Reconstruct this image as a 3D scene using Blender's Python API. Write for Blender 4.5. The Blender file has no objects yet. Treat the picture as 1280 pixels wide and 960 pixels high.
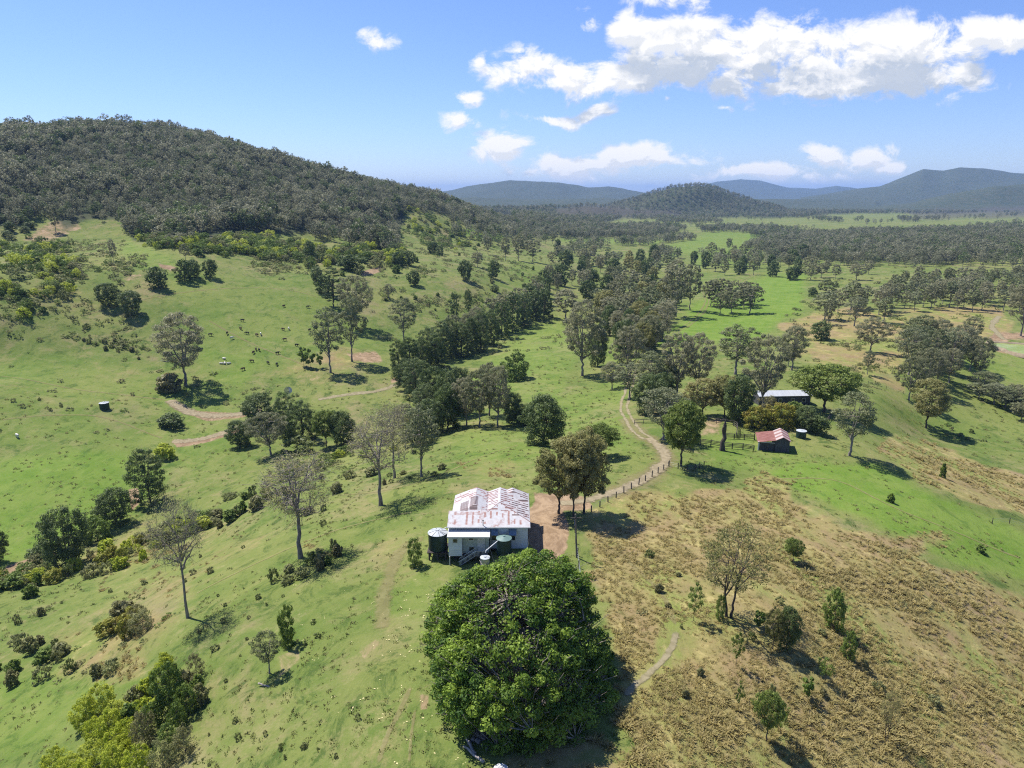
import bpy, math, random
import numpy as np
from mathutils import Vector
random.seed(7); RNG = np.random.default_rng(11)
C = bpy.context.scene.collection
scene = bpy.context.scene

# ------------------------------------------------------------------ camera numbers
CAMZ = 55.0; F = 888.0; PITCH = math.radians(15.1)
CP, SP = math.cos(PITCH), math.sin(PITCH)

def ray(px, py):
    u = (np.asarray(px, float)-640)/F; v = (480-np.asarray(py, float))/F
    return u, CP+v*SP, -SP+v*CP            # scaled so that depth = 1

def project(x, y, z):
    d = y*CP-(z-CAMZ)*SP
    up = y*SP+(z-CAMZ)*CP
    d = np.where(d > 1e-3, d, 1e-3)
    return 640+F*x/d, 480-F*up/d, d

# ------------------------------------------------------------------ noise
def _hash(ix, iy, s):
    n = (ix.astype(np.int64)*374761393+iy.astype(np.int64)*668265263+s*1274126177) & 0x7fffffff
    n = ((n ^ (n >> 13))*1274126177) & 0x7fffffff
    return ((n ^ (n >> 16)) & 0xffff)/65535.0
def vnoise(x, y, s=0):
    ix = np.floor(x); iy = np.floor(y); fx = x-ix; fy = y-iy
    fx = fx*fx*(3-2*fx); fy = fy*fy*(3-2*fy)
    a = _hash(ix, iy, s); b = _hash(ix+1, iy, s); c = _hash(ix, iy+1, s); d = _hash(ix+1, iy+1, s)
    return (a+(b-a)*fx)*(1-fy)+(c+(d-c)*fx)*fy
def fbm(x, y, s=0, oct=4, gain=.5):
    t = 0; a = 1; n = 0
    for k in range(oct):
        t = t+a*(vnoise(x, y, s+k*17)-.5); n += a*.5; x = x*2.03+7.1; y = y*2.03+3.7; a *= gain
    return t/n
def sstep(a, b, x):
    t = np.clip((x-a)/(b-a), 0, 1); return t*t*(3-2*t)

# ------------------------------------------------------------------ terrain: surveyed spot heights + thin plate spline
SPOT_Z = [ # picture point, height of the ground there
 (520,740,-1.6),(440,800,-1.4),(300,900,-5),(375,695,-8),(230,775,-10),(60,940,-16.5),(0,960,-18),(150,840,-14),
 (475,632,-7.5),(540,610,-5),(300,640,-24),(0,730,-33),(150,712,-29.5),(280,655,-26),(420,592,-20),(560,572,-12),
 (620,545,-13),(500,560,-20),(655,538,-15),(0,712,-37),(60,692,-37),(190,602,-35),(300,547,-32),(430,552,-29),
 (500,472,-27),(560,432,-27),(620,402,-27),(680,440,-23),(728,470,-20),(650,490,-20),(760,470,-19),(780,520,-10),
 (820,560,-5),(600,480,-24.5),(870,390,-26),(900,400,-25.5),(830,410,-25),(880,345,-30),(1000,400,-23),(1000,340,-28),
 (1100,440,-19),(1250,440,-22),(1180,500,-20.5),(1280,520,-26),(1160,537,-22),(1280,640,-15),(1280,560,-24),
 (1100,500,-14),(1090,560,-9),(1200,600,-13),(1150,700,-5.5),(1280,960,-8),(1000,960,-2),(1000,800,-.5),(900,700,-.5),
 (1100,800,-4),(1280,800,-10),(760,700,.4),(850,620,-2.5),(950,620,-4.5),(968,556,-6.5),(980,500,-10),(905,560,-6),
 (130,507,-27),(50,600,-32),(0,560,-30),(0,480,-19),(0,440,-15),(100,440,-17),(200,440,-19),(130,385,-3),(200,360,3),
 (265,345,6),(0,400,-3),(0,340,14),(110,288,25),(0,300,21),(250,302,21),(330,302,15),(400,302,12),(450,312,8),
 (500,302,5),(550,292,4),(520,262,33),(500,282,15),(330,332,7),(400,352,0),(420,400,-15),(440,470,-24.5),(320,470,-25),
 (300,420,-16),(505,327,1.5),(582,352,-8),(500,362,-8),(550,400,-21),(510,395,-18),(650,330,-15),(610,302,-8),
 (700,350,-24),(700,302,-28),(620,282,-5),(800,302,-34),(800,272,-38),(1000,302,-33),(1200,302,-22),(1200,330,-22),
 (1280,350,-20),(1280,300,-20),(1100,282,-35),(900,263,-40),(1200,380,-20.5),(1280,400,-20.5),(740,270,-36),
 (640,690,.3),(560,700,-1.6),(520,700,-2.1),(605,700,-.8),(665,688,.2),(700,680,.6),(640,800,1),(600,940,2),(700,920,1.2),(780,930,.8)]
SPOT_D = [ # picture point, depth along the view
 (-60,182,1250),(0,176,1300),(60,170,1300),(130,163,1300),(230,168,1300),(300,189,1340),(400,217,1400),(500,234,1480),(570,252,1600)]
SPOT_W = [(-60,20,-12),(60,20,-5),(0,10,1.5),(-150,40,-34),(150,40,-20),(-300,150,-25),(400,150,-30),(0,-80,-2),(-300,-200,-20),(300,-200,-20),
 (-900,1650,90),(-600,1900,90),(-300,2300,20),(-2500,2500,60),(-1600,900,90),(-900,300,-10),(900,400,-30),(2500,2500,-30),(0,9000,-40),(-9000,9000,-20),
 (9000,9000,-40),(0,25000,-40),(-25000,0,-30),(25000,0,-30),(0,-25000,-30),(3000,300,-30),(-1000,-1000,-20),(1000,-1000,-20),(6000,20000,-40),(-6000,20000,-40)]
pts = []
for px, py, z in SPOT_Z:
    a, b, c = ray(px, py); Z = (z-CAMZ)/c; pts.append((a*Z, b*Z, z))
for px, py, Z in SPOT_D:
    a, b, c = ray(px, py); pts.append((a*Z, b*Z, CAMZ+c*Z))
pts += SPOT_W
P = np.array(pts)
def warp(x, y):
    r = np.maximum(np.hypot(x, y), 14.0); a = np.arctan2(x, y)
    return a*2.2, np.log(r)
PU, PV = warp(P[:, 0], P[:, 1])
def _k(d2): return .5*d2*np.log(d2+1e-9)
n = len(P)
A = np.zeros((n+3, n+3)); d2 = (PU[:, None]-PU)**2+(PV[:, None]-PV)**2
A[:n, :n] = _k(d2)+np.eye(n)*2e-4
A[:n, n] = 1; A[:n, n+1] = PU; A[:n, n+2] = PV; A[n:, :n] = A[:n, n:].T
W = np.linalg.solve(A, np.concatenate([P[:, 2], [0, 0, 0]]))

# distant ranges: crest line in the picture, distance, half depth
RANGES = [
 (9000, 1700, [(520,245),(565,238),(600,230),(638,225),(665,227),(700,228),(735,234),(760,233),(800,240),(850,246)]),
 (14000, 2500, [(780,246),(860,236),(895,227),(925,224),(950,226),(985,234),(1020,236),(1045,232),(1075,237),(1110,246)]),
 (7800, 1900, [(1000,248),(1060,238),(1100,232),(1130,220),(1150,212),(1175,213),(1195,209),(1225,210),(1260,216),(1300,219),(1400,222),(1600,235),(1700,247)]),
 (4900, 800, [(1080,262),(1140,254),(1190,242),(1240,233),(1290,229),(1380,228),(1480,245)]),
 (3400, 500, [(740,262),(775,254),(795,249),(812,242),(840,235),(870,232),(892,235),(920,244),(950,255),(985,263)]),
 (2900, 420, [(560,262),(640,262),(690,261),(735,258),(780,262),(820,268)]),
 (6000, 900, [(480,249),(600,247),(700,249),(760,248),(900,250),(1000,249),(1100,252)]),
]
CREST = np.array([(-900,215),(-300,200),(0,177),(60,171),(130,165),(230,170),(300,192),(400,219),(500,237),(570,252),(640,262)], float)
def height0(x, y):
    u, v = warp(x, y); z = np.full(u.shape, W[n])+W[n+1]*u+W[n+2]*v
    for i in range(n):
        z = z+W[i]*_k((u-PU[i])**2+(v-PV[i])**2)
    r = np.hypot(x, y)
    z = z+fbm(x/55, y/55, 3, 3)*1.1*sstep(90, 300, r)+fbm(x/7, y/7, 5, 3)*.22*sstep(40, 90, r)
    # eroded flanks of the wooded hill
    hill = sstep(500, 700, r)*sstep(1900, 1500, r)*sstep(-.02, -.12, np.arctan2(x, np.maximum(y, 1e-3)))*(y > 0)
    z = z+hill*fbm(x/140, y/140, 9, 3)*9
    aa = np.arctan2(x, np.where(y > 1, y, 1.0))
    qd = 640+F*np.tan(np.clip(aa, -1.2, 1.2))*1.036
    cl = np.interp(qd, CREST[:, 0], CREST[:, 1])+fbm(aa*60, aa*0, 77, 3)*2.0
    vv = (480-cl)/F; tt = (-SP+vv*CP)/np.hypot(CP+vv*SP, (qd-640)/F)
    cap = CAMZ+tt*np.minimum(r, 1380)-np.maximum(r-1380, 0)*.16
    cap = np.where((r > 500) & (r < 2600) & (y > 1) & (qd < 640), cap, 1e4)
    dif = z-cap; z = np.where(dif > -12, cap-np.where(dif > 12, 0, (12-dif)**2/48), z)
    far = sstep(2200, 5000, r)
    z = z*(1-far)+far*(-42+fbm(x/900, y/900, 21, 3)*10)
    yy = np.where(y > 500, y, 1e9)
    q = 640+F*(x/yy)*1.036
    for R, w, prof in RANGES:
        pa = np.array(prof, float)
        cr = np.interp(q, pa[:, 0], pa[:, 1], left=300, right=300)
        vv = (480-cr)/F
        zc = CAMZ+(-SP+vv*CP)/(CP+vv*SP)*R
        zc = zc+fbm(x/(w*.16), y/(w*.16), 31, 4)*(R*.0016)
        t = np.clip(1-np.abs(y-R+fbm(x/w*2, y/w*2, 41, 3)*w*.25)/w, 0, 1)
        b = t*t*(3-2*t)
        z = np.maximum(z, np.where(zc > -40, -45+(zc+45)*b, -1e3))
    return z
# polar sheet of ground round the camera
radii = [0.01]
r = 8.0
while r < 30000:
    radii.append(r); r *= 1.012 if (r < 45 or r > 900) else 1.0062
radii = np.array(radii); NR = len(radii)
az = np.radians(np.concatenate([np.arange(-180, -48, 3.0), np.arange(-48, 48, .17), np.arange(48, 180, 3.0)])); NA = len(az)
RR, AA = np.meshgrid(radii, az, indexing='ij')
GX, GY = RR*np.sin(AA), RR*np.cos(AA)
GZ = height0(GX.ravel(), GY.ravel()).reshape(GX.shape)
LR = np.log(radii)
def ground(x, y):
    x = np.atleast_1d(np.asarray(x, float)); y = np.atleast_1d(np.asarray(y, float))
    r = np.hypot(x, y); a = np.arctan2(x, y)
    i = np.clip(np.searchsorted(radii, r)-1, 0, NR-2); j = np.clip(np.searchsorted(az, a)-1, 0, NA-2)
    fi = (r-radii[i])/(radii[i+1]-radii[i]); fj = np.clip((a-az[j])/(az[j+1]-az[j]), 0, 1)
    return (GZ[i, j]*(1-fi)+GZ[i+1, j]*fi)*(1-fj)+(GZ[i, j+1]*(1-fi)+GZ[i+1, j+1]*fi)*fj
_ZS = np.geomspace(35, 9000, 1400)
def at(px, py):
    """ground point seen at a picture position"""
    a, b, c = ray(px, py)
    X = a*_ZS; Y = b*_ZS; Zr = CAMZ+c*_ZS
    g = ground(X, Y); d = Zr-g
    k = np.argmax(d < 0)
    if d[k] >= 0: k = len(_ZS)-1
    if k == 0: k = 1
    t = d[k-1]/(d[k-1]-d[k]+1e-9); Z = _ZS[k-1]+(_ZS[k]-_ZS[k-1])*t
    x, y = a*Z, b*Z
    return float(x), float(y), float(ground(x, y)[0]), float(Z)

# ------------------------------------------------------------------ mesh helpers
def mesh_np(name, V, Fq, attrs=None, smooth=False, mat=None, uv=None):
    me = bpy.data.meshes.new(name)
    V = np.asarray(V, np.float32); Fq = np.asarray(Fq, np.int32); k = Fq.shape[1]
    me.vertices.add(len(V)); me.vertices.foreach_set('co', V.ravel())
    me.loops.add(Fq.size); me.loops.foreach_set('vertex_index', Fq.ravel())
    me.polygons.add(len(Fq)); me.polygons.foreach_set('loop_start', np.arange(0, Fq.size, k, dtype=np.int32))
    me.update(calc_edges=True)
    if smooth: me.polygons.foreach_set('use_smooth', np.ones(len(Fq), bool))
    for nm, arr in (attrs or {}).items():
        arr = np.asarray(arr, np.float32)
        if arr.ndim == 1:
            a = me.attributes.new(nm, 'FLOAT', 'POINT'); a.data.foreach_set('value', arr)
        else:
            a = me.attributes.new(nm, 'FLOAT_COLOR', 'POINT'); a.data.foreach_set('color', arr.ravel())
    if mat: me.materials.append(mat)
    return me
def tag(o, label=None, cat=None, group=None, kind=None):
    if label: o['label'] = label
    if cat: o['category'] = cat
    if group: o['group'] = group
    if kind: o['kind'] = kind
    return o
def empty(name, loc=(0, 0, 0), rz=0.0, scale=(1, 1, 1)):
    o = bpy.data.objects.new(name, None); C.objects.link(o); o.empty_display_size = .3
    o.location = loc; o.rotation_euler = (0, 0, rz); o.scale = scale; return o
def link(name, me, parent=None, loc=None):
    o = bpy.data.objects.new(name, me); C.objects.link(o)
    if parent: o.parent = parent
    if loc: o.location = loc
    return o
def copy_tree(o, parent=None):
    c = o.copy(); C.objects.link(c)
    if parent: c.parent = parent
    for ch in list(o.children): copy_tree(ch, c)
    return c
class MB:
    def __init__(s): s.v = []; s.f = []
    def add(s, V, Fs):
        b = len(s.v); s.v += [tuple(p) for p in V]; s.f += [tuple(i+b for i in f) for f in Fs]; return s
    def box(s, x0, x1, y0, y1, z0, z1):
        return s.add([(x0,y0,z0),(x1,y0,z0),(x1,y1,z0),(x0,y1,z0),(x0,y0,z1),(x1,y0,z1),(x1,y1,z1),(x0,y1,z1)],
                     [(0,3,2,1),(4,5,6,7),(0,1,5,4),(1,2,6,5),(2,3,7,6),(3,0,4,7)])
    def tube(s, p, q, r0, r1=None, n=8, cap=True):
        if r1 is None: r1 = r0
        p = Vector(p); q = Vector(q); d = (q-p).normalized()
        a = d.cross(Vector((0, 0, 1)) if abs(d.z) < .95 else Vector((1, 0, 0))).normalized(); b = d.cross(a)
        V = []
        for c, r in ((p, r0), (q, r1)):
            for k in range(n):
                t = 2*math.pi*k/n; V.append(c+a*(math.cos(t)*r)+b*(math.sin(t)*r))
        Fs = [(k, (k+1) % n, n+(k+1) % n, n+k) for k in range(n)]
        if cap: Fs += [tuple(range(n))[::-1], tuple(range(n, 2*n))]
        return s.add(V, Fs)
    def lathe(s, prof, n=24, c=(0, 0, 0)):
        V = []; Fs = []
        for r, z in prof:
            for k in range(n):
                t = 2*math.pi*k/n; V.append((c[0]+r*math.cos(t), c[1]+r*math.sin(t), c[2]+z))
        for i in range(len(prof)-1):
            for k in range(n): Fs.append((i*n+k, i*n+(k+1) % n, (i+1)*n+(k+1) % n, (i+1)*n+k))
        return s.add(V, Fs)
    def prism(s, poly, x0, x1):     # polygon in (y,z) pushed along x
        m = len(poly); V = [(x0, a, b) for a, b in poly]+[(x1, a, b) for a, b in poly]
        return s.add(V, [tuple(range(m))[::-1], tuple(range(m, 2*m))]+[(k, (k+1) % m, m+(k+1) % m, m+k) for k in range(m)])
    def build(s, name, mat, parent=None, smooth=False):
        me = bpy.data.meshes.new(name); me.from_pydata([tuple(v) for v in s.v], [], s.f); me.update()
        if smooth: me.polygons.foreach_set('use_smooth', [True]*len(me.polygons))
        me.materials.append(mat); return link(name, me, parent)

# ------------------------------------------------------------------ materials
class NT:
    def __init__(s, tree): s.t = tree; s.n = tree.nodes; s.l = tree.links
    def node(s, typ, ins=None, **kw):
        nd = s.n.new(typ)
        for k, v in kw.items(): setattr(nd, k, v)
        for k, v in (ins or {}).items():
            sock = nd.inputs[k]
            if hasattr(v, 'is_output') or isinstance(v, bpy.types.NodeSocket): s.l.new(v, sock)
            else: sock.default_value = v
        return nd
    def math(s, op, a, b=None, c=None, clamp=False):
        ins = {0: a}
        if b is not None: ins[1] = b
        if c is not None: ins[2] = c
        return s.node('ShaderNodeMath', ins, operation=op, use_clamp=clamp).outputs[0]
    def mix(s, f, a, b):
        nd = s.node('ShaderNodeMix', data_type='RGBA')
        for i, v in ((0, f), (6, a), (7, b)):
            if isinstance(v, bpy.types.NodeSocket): s.l.new(v, nd.inputs[i])
            else: nd.inputs[i].default_value = v if i == 0 else (tuple(v)+(1,))[:4]
        return nd.outputs[2]
    def noise(s, vec, scale, detail=4, rough=.55, dist=0.0):
        nd = s.node('ShaderNodeTexNoise', {'Scale': scale, 'Detail': detail, 'Roughness': rough, 'Distortion': dist})
        if vec is not None: s.l.new(vec, nd.inputs['Vector'])
        return nd.outputs[0]
    def ramp(s, x, a, b, lo=0., hi=1.):
        return s.node('ShaderNodeMapRange', {0: x, 1: a, 2: b, 3: lo, 4: hi}, interpolation_type='SMOOTHSTEP').outputs[0]
def new_mat(name):
    m = bpy.data.materials.new(name); m.use_nodes = True
    t = m.node_tree; t.nodes.clear(); return m, NT(t)
def finish(k, shader):
    k.node('ShaderNodeOutputMaterial', {0: shader})
def simple_mat(name, col, col2=None, scale=3.0, rough=.8, metal=0.0, bump=0.0, stretch=None, spec=.3):
    m, k = new_mat(name)
    tc = k.node('ShaderNodeTexCoord').outputs['Object']
    vec = tc
    if stretch: vec = k.node('ShaderNodeMapping', {0: tc, 3: stretch}).outputs[0]
    nz = k.noise(vec, scale, 6, .6)
    c = k.mix(k.ramp(nz, .35, .65), col, col2 or tuple(x*.75 for x in col))
    b = k.node('ShaderNodeBsdfPrincipled', {'Base Color': c, 'Roughness': rough, 'Metallic': metal, 'Specular IOR Level': spec})
    if bump:
        bp = k.node('ShaderNodeBump', {'Strength': bump, 'Distance': .05, 'Height': nz}); k.l.new(bp.outputs[0], b.inputs['Normal'])
    finish(k, b.outputs[0]); return m
def leaf_mat(name, ca, cb, cc=None, trans=.22, var=.35):
    """two leaf colours by clump, a third by tree"""
    m, k = new_mat(name)
    tint = k.node('ShaderNodeAttribute', attribute_name='tint').outputs['Fac']
    rnd = k.node('ShaderNodeObjectInfo').outputs['Random']
    c = k.mix(tint, ca, cb)
    if cc: c = k.mix(k.math('MULTIPLY', rnd, .75), c, cc)
    v = k.math('ADD', k.math('MULTIPLY', rnd, var), 1-var/2)
    hsv = k.node('ShaderNodeHueSaturation', {'Color': c, 'Value': v}).outputs[0]
    d = k.node('ShaderNodeBsdfPrincipled', {'Base Color': hsv, 'Roughness': .55, 'Specular IOR Level': .22})
    t = k.node('ShaderNodeBsdfTranslucent', {0: hsv})
    mx = k.node('ShaderNodeMixShader', {0: trans, 1: d.outputs[0], 2: t.outputs[0]})
    finish(k, mx.outputs[0]); return m

M = {}
M['bark_pale'] = simple_mat('pale_bark', (.30,.27,.23), (.16,.13,.11), 1.5, .9, stretch=(3,3,.5))
M['bark_dark'] = simple_mat('dark_bark', (.10,.08,.065), (.05,.042,.035), 1.5, .9, stretch=(3,3,.5))
M['bark_mid'] = simple_mat('grey_bark', (.18,.155,.13), (.09,.075,.06), 1.5, .9, stretch=(3,3,.5))
M['gum'] = leaf_mat('gum_leaves', (.145,.170,.066), (.350,.350,.190), (.285,.265,.160), .40)
M['gum_far'] = leaf_mat('forest_leaves', (.105,.130,.055), (.310,.320,.180), (.280,.265,.170), .38, .7)
M['gum_olive'] = leaf_mat('olive_gum_leaves', (.17,.19,.05), (.40,.38,.14), (.32,.29,.12), .42)
M['gum_pale'] = leaf_mat('pale_gum_leaves', (.16,.20,.075), (.29,.30,.14), (.22,.23,.14), .35)
M['dense'] = leaf_mat('dark_leaves', (.065,.108,.027), (.190,.250,.068), (.150,.185,.075), .34)
M['green'] = leaf_mat('green_leaves', (.105,.180,.028), (.240,.320,.055), (.18,.23,.06), .38)
M['shade'] = leaf_mat('shade_leaves', (.110,.170,.032), (.270,.330,.070), (.20,.25,.06), .38)
M['fig'] = leaf_mat('fig_leaves', (.045,.105,.015), (.290,.400,.050), None, .35, .0)
M['sparse'] = leaf_mat('thin_leaves', (.36,.37,.11), (.42,.36,.20), (.30,.32,.13), .45)
M['lime'] = leaf_mat('lime_leaves', (.38,.47,.04), (.62,.68,.07), (.36,.38,.07), .45)
M['scrub'] = leaf_mat('scrub_leaves', (.14,.19,.05), (.27,.31,.10), (.27,.25,.12), .38)
M['brown'] = leaf_mat('brown_leaves', (.22,.21,.09), (.34,.31,.14), (.22,.24,.09), .42)
M['yellow'] = leaf_mat('yellow_leaves', (.30,.31,.04), (.46,.36,.09), (.26,.30,.06), .4)
M['tussock'] = leaf_mat('dry_grass_blades', (.27,.25,.075), (.47,.38,.17), (.38,.31,.13), .5, .4)
M['shortgrass'] = leaf_mat('green_grass_blades', (.15,.20,.04), (.24,.27,.08), (.22,.20,.08), .5, .3)

# ------------------------------------------------------------------ ground cover painted into the ground sheet (what grows or lies where)
def seg_dist(px, py, poly, closed=True):
    d = np.full(px.shape, 1e9); inside = np.zeros(px.shape, bool)
    m = len(poly)
    for i in range(m if closed else m-1):
        x0, y0 = poly[i]; x1, y1 = poly[(i+1) % m]
        dx, dy = x1-x0, y1-y0
        t = np.clip(((px-x0)*dx+(py-y0)*dy)/(dx*dx+dy*dy+1e-9), 0, 1)
        d = np.minimum(d, np.hypot(px-x0-t*dx, py-y0-t*dy))
        if closed:
            c = ((y0 > py) != (y1 > py)) & (px < (x1-x0)*(py-y0)/((y1-y0) if y1 != y0 else 1e-9)+x0)
            inside ^= c
    return np.where(inside, d, -d) if closed else d
def area(px, py, poly, soft=10., wob=10., sx=60., sy=25., seed=0):
    x0 = min(p[0] for p in poly)-60; x1 = max(p[0] for p in poly)+60
    y0 = min(p[1] for p in poly)-60; y1 = max(p[1] for p in poly)+60
    out = np.zeros(px.shape); s = (px > x0) & (px < x1) & (py > y0) & (py < y1)
    if s.any():
        a, b = px[s], py[s]
        d = seg_dist(a, b, poly)+fbm(a/sx, b/sy, seed, 4)*wob
        out[s] = sstep(-soft, soft, d)
    return out
DRY = [([(735,640),(800,618),(870,612),(960,606),(1040,640),(1120,680),(1200,712),(1330,760),(1330,1100),(640,1100),(640,960),(790,930),(775,860),(760,790),(735,720)],26,44,1.0),
 ([(1120,545),(1160,550),(1230,580),(1300,600),(1300,650),(1220,625),(1150,600),(1100,560)],6,14,.85),
 ([(975,405),(1060,380),(1240,385),(1250,410),(1190,425),(1120,465),(1040,462),(985,445)],10,26,1.0),
 ([(1080,460),(1130,470),(1140,500),(1090,480)],6,10,.7),
 ([(560,575),(640,570),(655,600),(590,600)],8,10,.35),
 ([(470,640),(520,690),(500,760),(530,900),(500,960),(440,960),(470,800)],20,22,.28),
 ([(60,790),(180,760),(240,760),(170,850),(60,860)],15,20,.45),
 ([(100,680),(240,640),(420,680),(300,740),(130,760)],15,20,.35),
 ([(100,300),(240,340),(200,400),(60,400),(40,340)],12,22,.3),
 ([(330,470),(430,430),(470,440),(400,480)],8,12,.5),
 ([(-50,440),(180,440),(200,500),(100,540),(-50,540)],20,20,.22),
 ([(800,410),(770,380),(700,380)],3,3,.1),
 ([(1040,800),(1280,760),(1280,960),(1000,960)],40,40,.3)]
LUSH = [([(560,560),(640,530),(780,470),(700,420),(780,440),(790,560),(740,590),(600,600)],14,18,.35),([(-60,440),(250,450),(330,520),(250,600),(-60,560)],20,20,.3),([(200,340),(420,360),(470,430),(300,470),(230,400)],20,20,.3),([(620,460),(700,330),(640,320),(560,420)],14,14,.25),([(850,345),(1010,345),(1010,400),(840,440)],14,14,.3),([(1050,500),(1290,560),(1290,470),(1180,420)],14,14,.2),([(-60,575),(60,560),(150,560),(215,590),(160,650),(60,690),(-60,720)],14,14,.8),
 ([(820,430),(862,390),(905,362),(960,340),(1005,345),(1000,390),(940,432)],6,10,.95),
 ([(940,590),(1000,575),(1090,580),(1180,625),(1310,680),(1310,725),(1200,705),(1080,650),(1000,612)],6,10,.9),
 ([(560,490),(600,470),(640,420),(700,395),(720,430),(700,520),(660,500)],8,10,.45),
 ([(575,286),(600,284),(628,296),(610,302),(580,292)],2,2,1.0),
 ([(870,300),(935,300),(960,330),(870,335)],5,6,.5),([(820,305),(900,290),(960,292),(930,308),(840,322)],4,5,.6),
 ([(930,292),(962,292),(962,301),(935,301)],2,2,1.0),
 ([(700,296),(830,298),(820,305),(700,303)],2,2,.6),
 ([(300,380),(420,370),(420,400),(300,420),(210,410)],10,12,.35),
 ([(250,430),(330,450),(300,480),(245,470)],8,8,.5),
 ([(160,300),(240,330),(200,345),(150,315)],6,6,.5),
 ([(880,540),(950,545),(1010,570),(960,590),(880,580)],6,6,.45),
 ([(1190,440),(1290,440),(1290,490),(1220,480)],6,6,.4),
 ([(-50,860),(60,840),(170,850),(80,920),(-50,960)],15,15,.35),
 ([(560,640),(500,680),(470,760),(520,820),(550,720)],15,15,.25)]
DIRT = [([(664,612),(700,618),(735,622),(738,634),(706,640),(712,668),(702,700),(668,700),(660,660)],5,10,.9),
 ([(540,686),(562,690),(566,704),(548,706)],2,2,.5),
 ([(196,328),(224,334),(222,341),(200,337)],2.5,3,1.0),([(150,345),(200,338),(205,342),(160,352)],2.5,4,.5),
 ([(30,300),(85,260),(100,285),(60,300)],4,8,.6),
 ([(-10,715),(30,700),(66,688),(72,694),(30,716),(-10,735)],2,3,1.0),
 ([(160,612),(172,610),(176,628),(164,640)],1.5,2,1.0),
 ([(205,500),(235,512),(310,515),(312,523),(260,527),(215,512)],2,4,.75),
 ([(214,551),(250,548),(300,535),(306,539),(260,553),(222,560)],1.5,2,.9),
 ([(430,440),(470,438),(478,452),(440,455)],3,5,.7),([(360,470),(400,462),(412,478),(370,486)],3,6,.4),
 ([(1232,425),(1245,414),(1300,417),(1300,422),(1262,424),(1250,432),(1258,442),(1244,438)],3,5,.85),
 ([(880,525),(905,522),(900,545),(875,545)],5,12,.55),([(800,545),(850,560),(840,568),(815,560)],2,2,.3),
 ([(448,340),(478,332),(476,340),(455,346)],1.5,2,.7),
 ([(485,475),(500,467),(505,476),(490,480)],1.5,2,.8),
 ([(525,868),(536,868),(536,890),(524,888)],2,3,.6),([(448,815),(470,800),(476,804),(455,826)],2,3,.45),
 ([(345,820),(375,800),(378,830),(350,845)],3,5,.4),([(790,790),(850,790),(845,800),(800,830)],5,8,.15),
 ([(110,750),(100,640),(0,0)],.1,.1,0.0)]
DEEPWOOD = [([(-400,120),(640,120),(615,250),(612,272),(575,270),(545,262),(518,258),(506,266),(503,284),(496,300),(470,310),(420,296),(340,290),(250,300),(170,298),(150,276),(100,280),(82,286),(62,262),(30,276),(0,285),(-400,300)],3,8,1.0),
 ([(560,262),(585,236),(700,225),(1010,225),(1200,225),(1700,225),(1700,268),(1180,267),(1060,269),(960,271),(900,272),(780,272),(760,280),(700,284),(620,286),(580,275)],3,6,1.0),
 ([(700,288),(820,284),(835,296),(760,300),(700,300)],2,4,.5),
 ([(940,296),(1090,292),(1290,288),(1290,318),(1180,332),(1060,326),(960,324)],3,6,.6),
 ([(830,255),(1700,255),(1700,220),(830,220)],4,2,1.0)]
Vx, Vy, Vz = GX.ravel(), GY.ravel(), GZ.ravel()
fwd = Vy > 5
PX = np.full(Vx.shape, -1e4); PY = np.full(Vx.shape, 1e4)
_a, _b, _d = project(Vx[fwd], Vy[fwd], Vz[fwd]); PX[fwd] = _a; PY[fwd] = _b
def paint(lst, seed):
    out = np.zeros(PX.shape)
    for i, (poly, soft, wob, k) in enumerate(lst):
        if k: out = np.maximum(out, area(PX, PY, poly, soft, wob, seed=seed+i)*k)
    return out
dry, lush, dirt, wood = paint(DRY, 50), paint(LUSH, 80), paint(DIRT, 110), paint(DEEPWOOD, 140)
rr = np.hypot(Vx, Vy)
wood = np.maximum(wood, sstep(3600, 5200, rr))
dry = dry*(1-wood)
cover = np.stack([dry, lush, dirt, wood], 1)
GREY_BURN = area(PX, PY, [(690,262),(770,258),(860,268),(800,272),(700,276)], 3, 5)+area(PX, PY, [(1120,262),(1290,258),(1290,272),(1150,275)], 3, 5)

idx = np.arange(NR*NA).reshape(NR, NA)
q = np.stack([idx[:-1, :-1], idx[:-1, 1:], idx[1:, 1:], idx[1:, :-1]], -1).reshape(-1, 4)[:, ::-1]
close = np.stack([idx[:-1, -1], idx[:-1, 0], idx[1:, 0], idx[1:, -1]], -1)[:, ::-1]
q = np.concatenate([q, close])
m, k = new_mat('pasture')
geo = k.node('ShaderNodeNewGeometry').outputs['Position']
sep = k.node('ShaderNodeSeparateColor', {0: k.node('ShaderNodeAttribute', attribute_name='cover').outputs['Color']})
D, L, S_ = sep.outputs[0], sep.outputs[1], sep.outputs[2]
Wd = k.node('ShaderNodeAttribute', attribute_name='woodland').outputs['Fac']
Bn = k.node('ShaderNodeAttribute', attribute_name='burnt').outputs['Fac']
n_big = k.noise(geo, .018, 5, .6); n_mid = k.noise(geo, .11, 6, .65, .6); n_sm = k.noise(geo, .9, 6, .7, .3); n_fine = k.noise(geo, 5.0, 3, .7)
n_tex = k.noise(k.node('ShaderNodeMapping', {0: geo, 3: (1, .55, 1)}).outputs[0], .33, 6, .7, .8)
n_fr = k.noise(geo, .05, 12, .78, .4); n_fr2 = k.noise(k.node('ShaderNodeMapping', {0: geo, 1: (31, 17, 0), 3: (1, .7, 1)}).outputs[0], .21, 10, .8, .5)
g = k.mix(k.ramp(n_mid, .33, .68), (.090,.138,.028), (.140,.168,.045))
g = k.mix(k.ramp(n_big, .38, .68), g, (.172,.190,.055))
g = k.mix(k.math('MULTIPLY', k.ramp(n_fr, .50, .62), .8), g, (.215,.190,.085))
g = k.mix(k.math('MULTIPLY', k.ramp(k.noise(geo, .026, 9, .72), .54, .66), .6), g, (.220,.170,.100))
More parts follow.
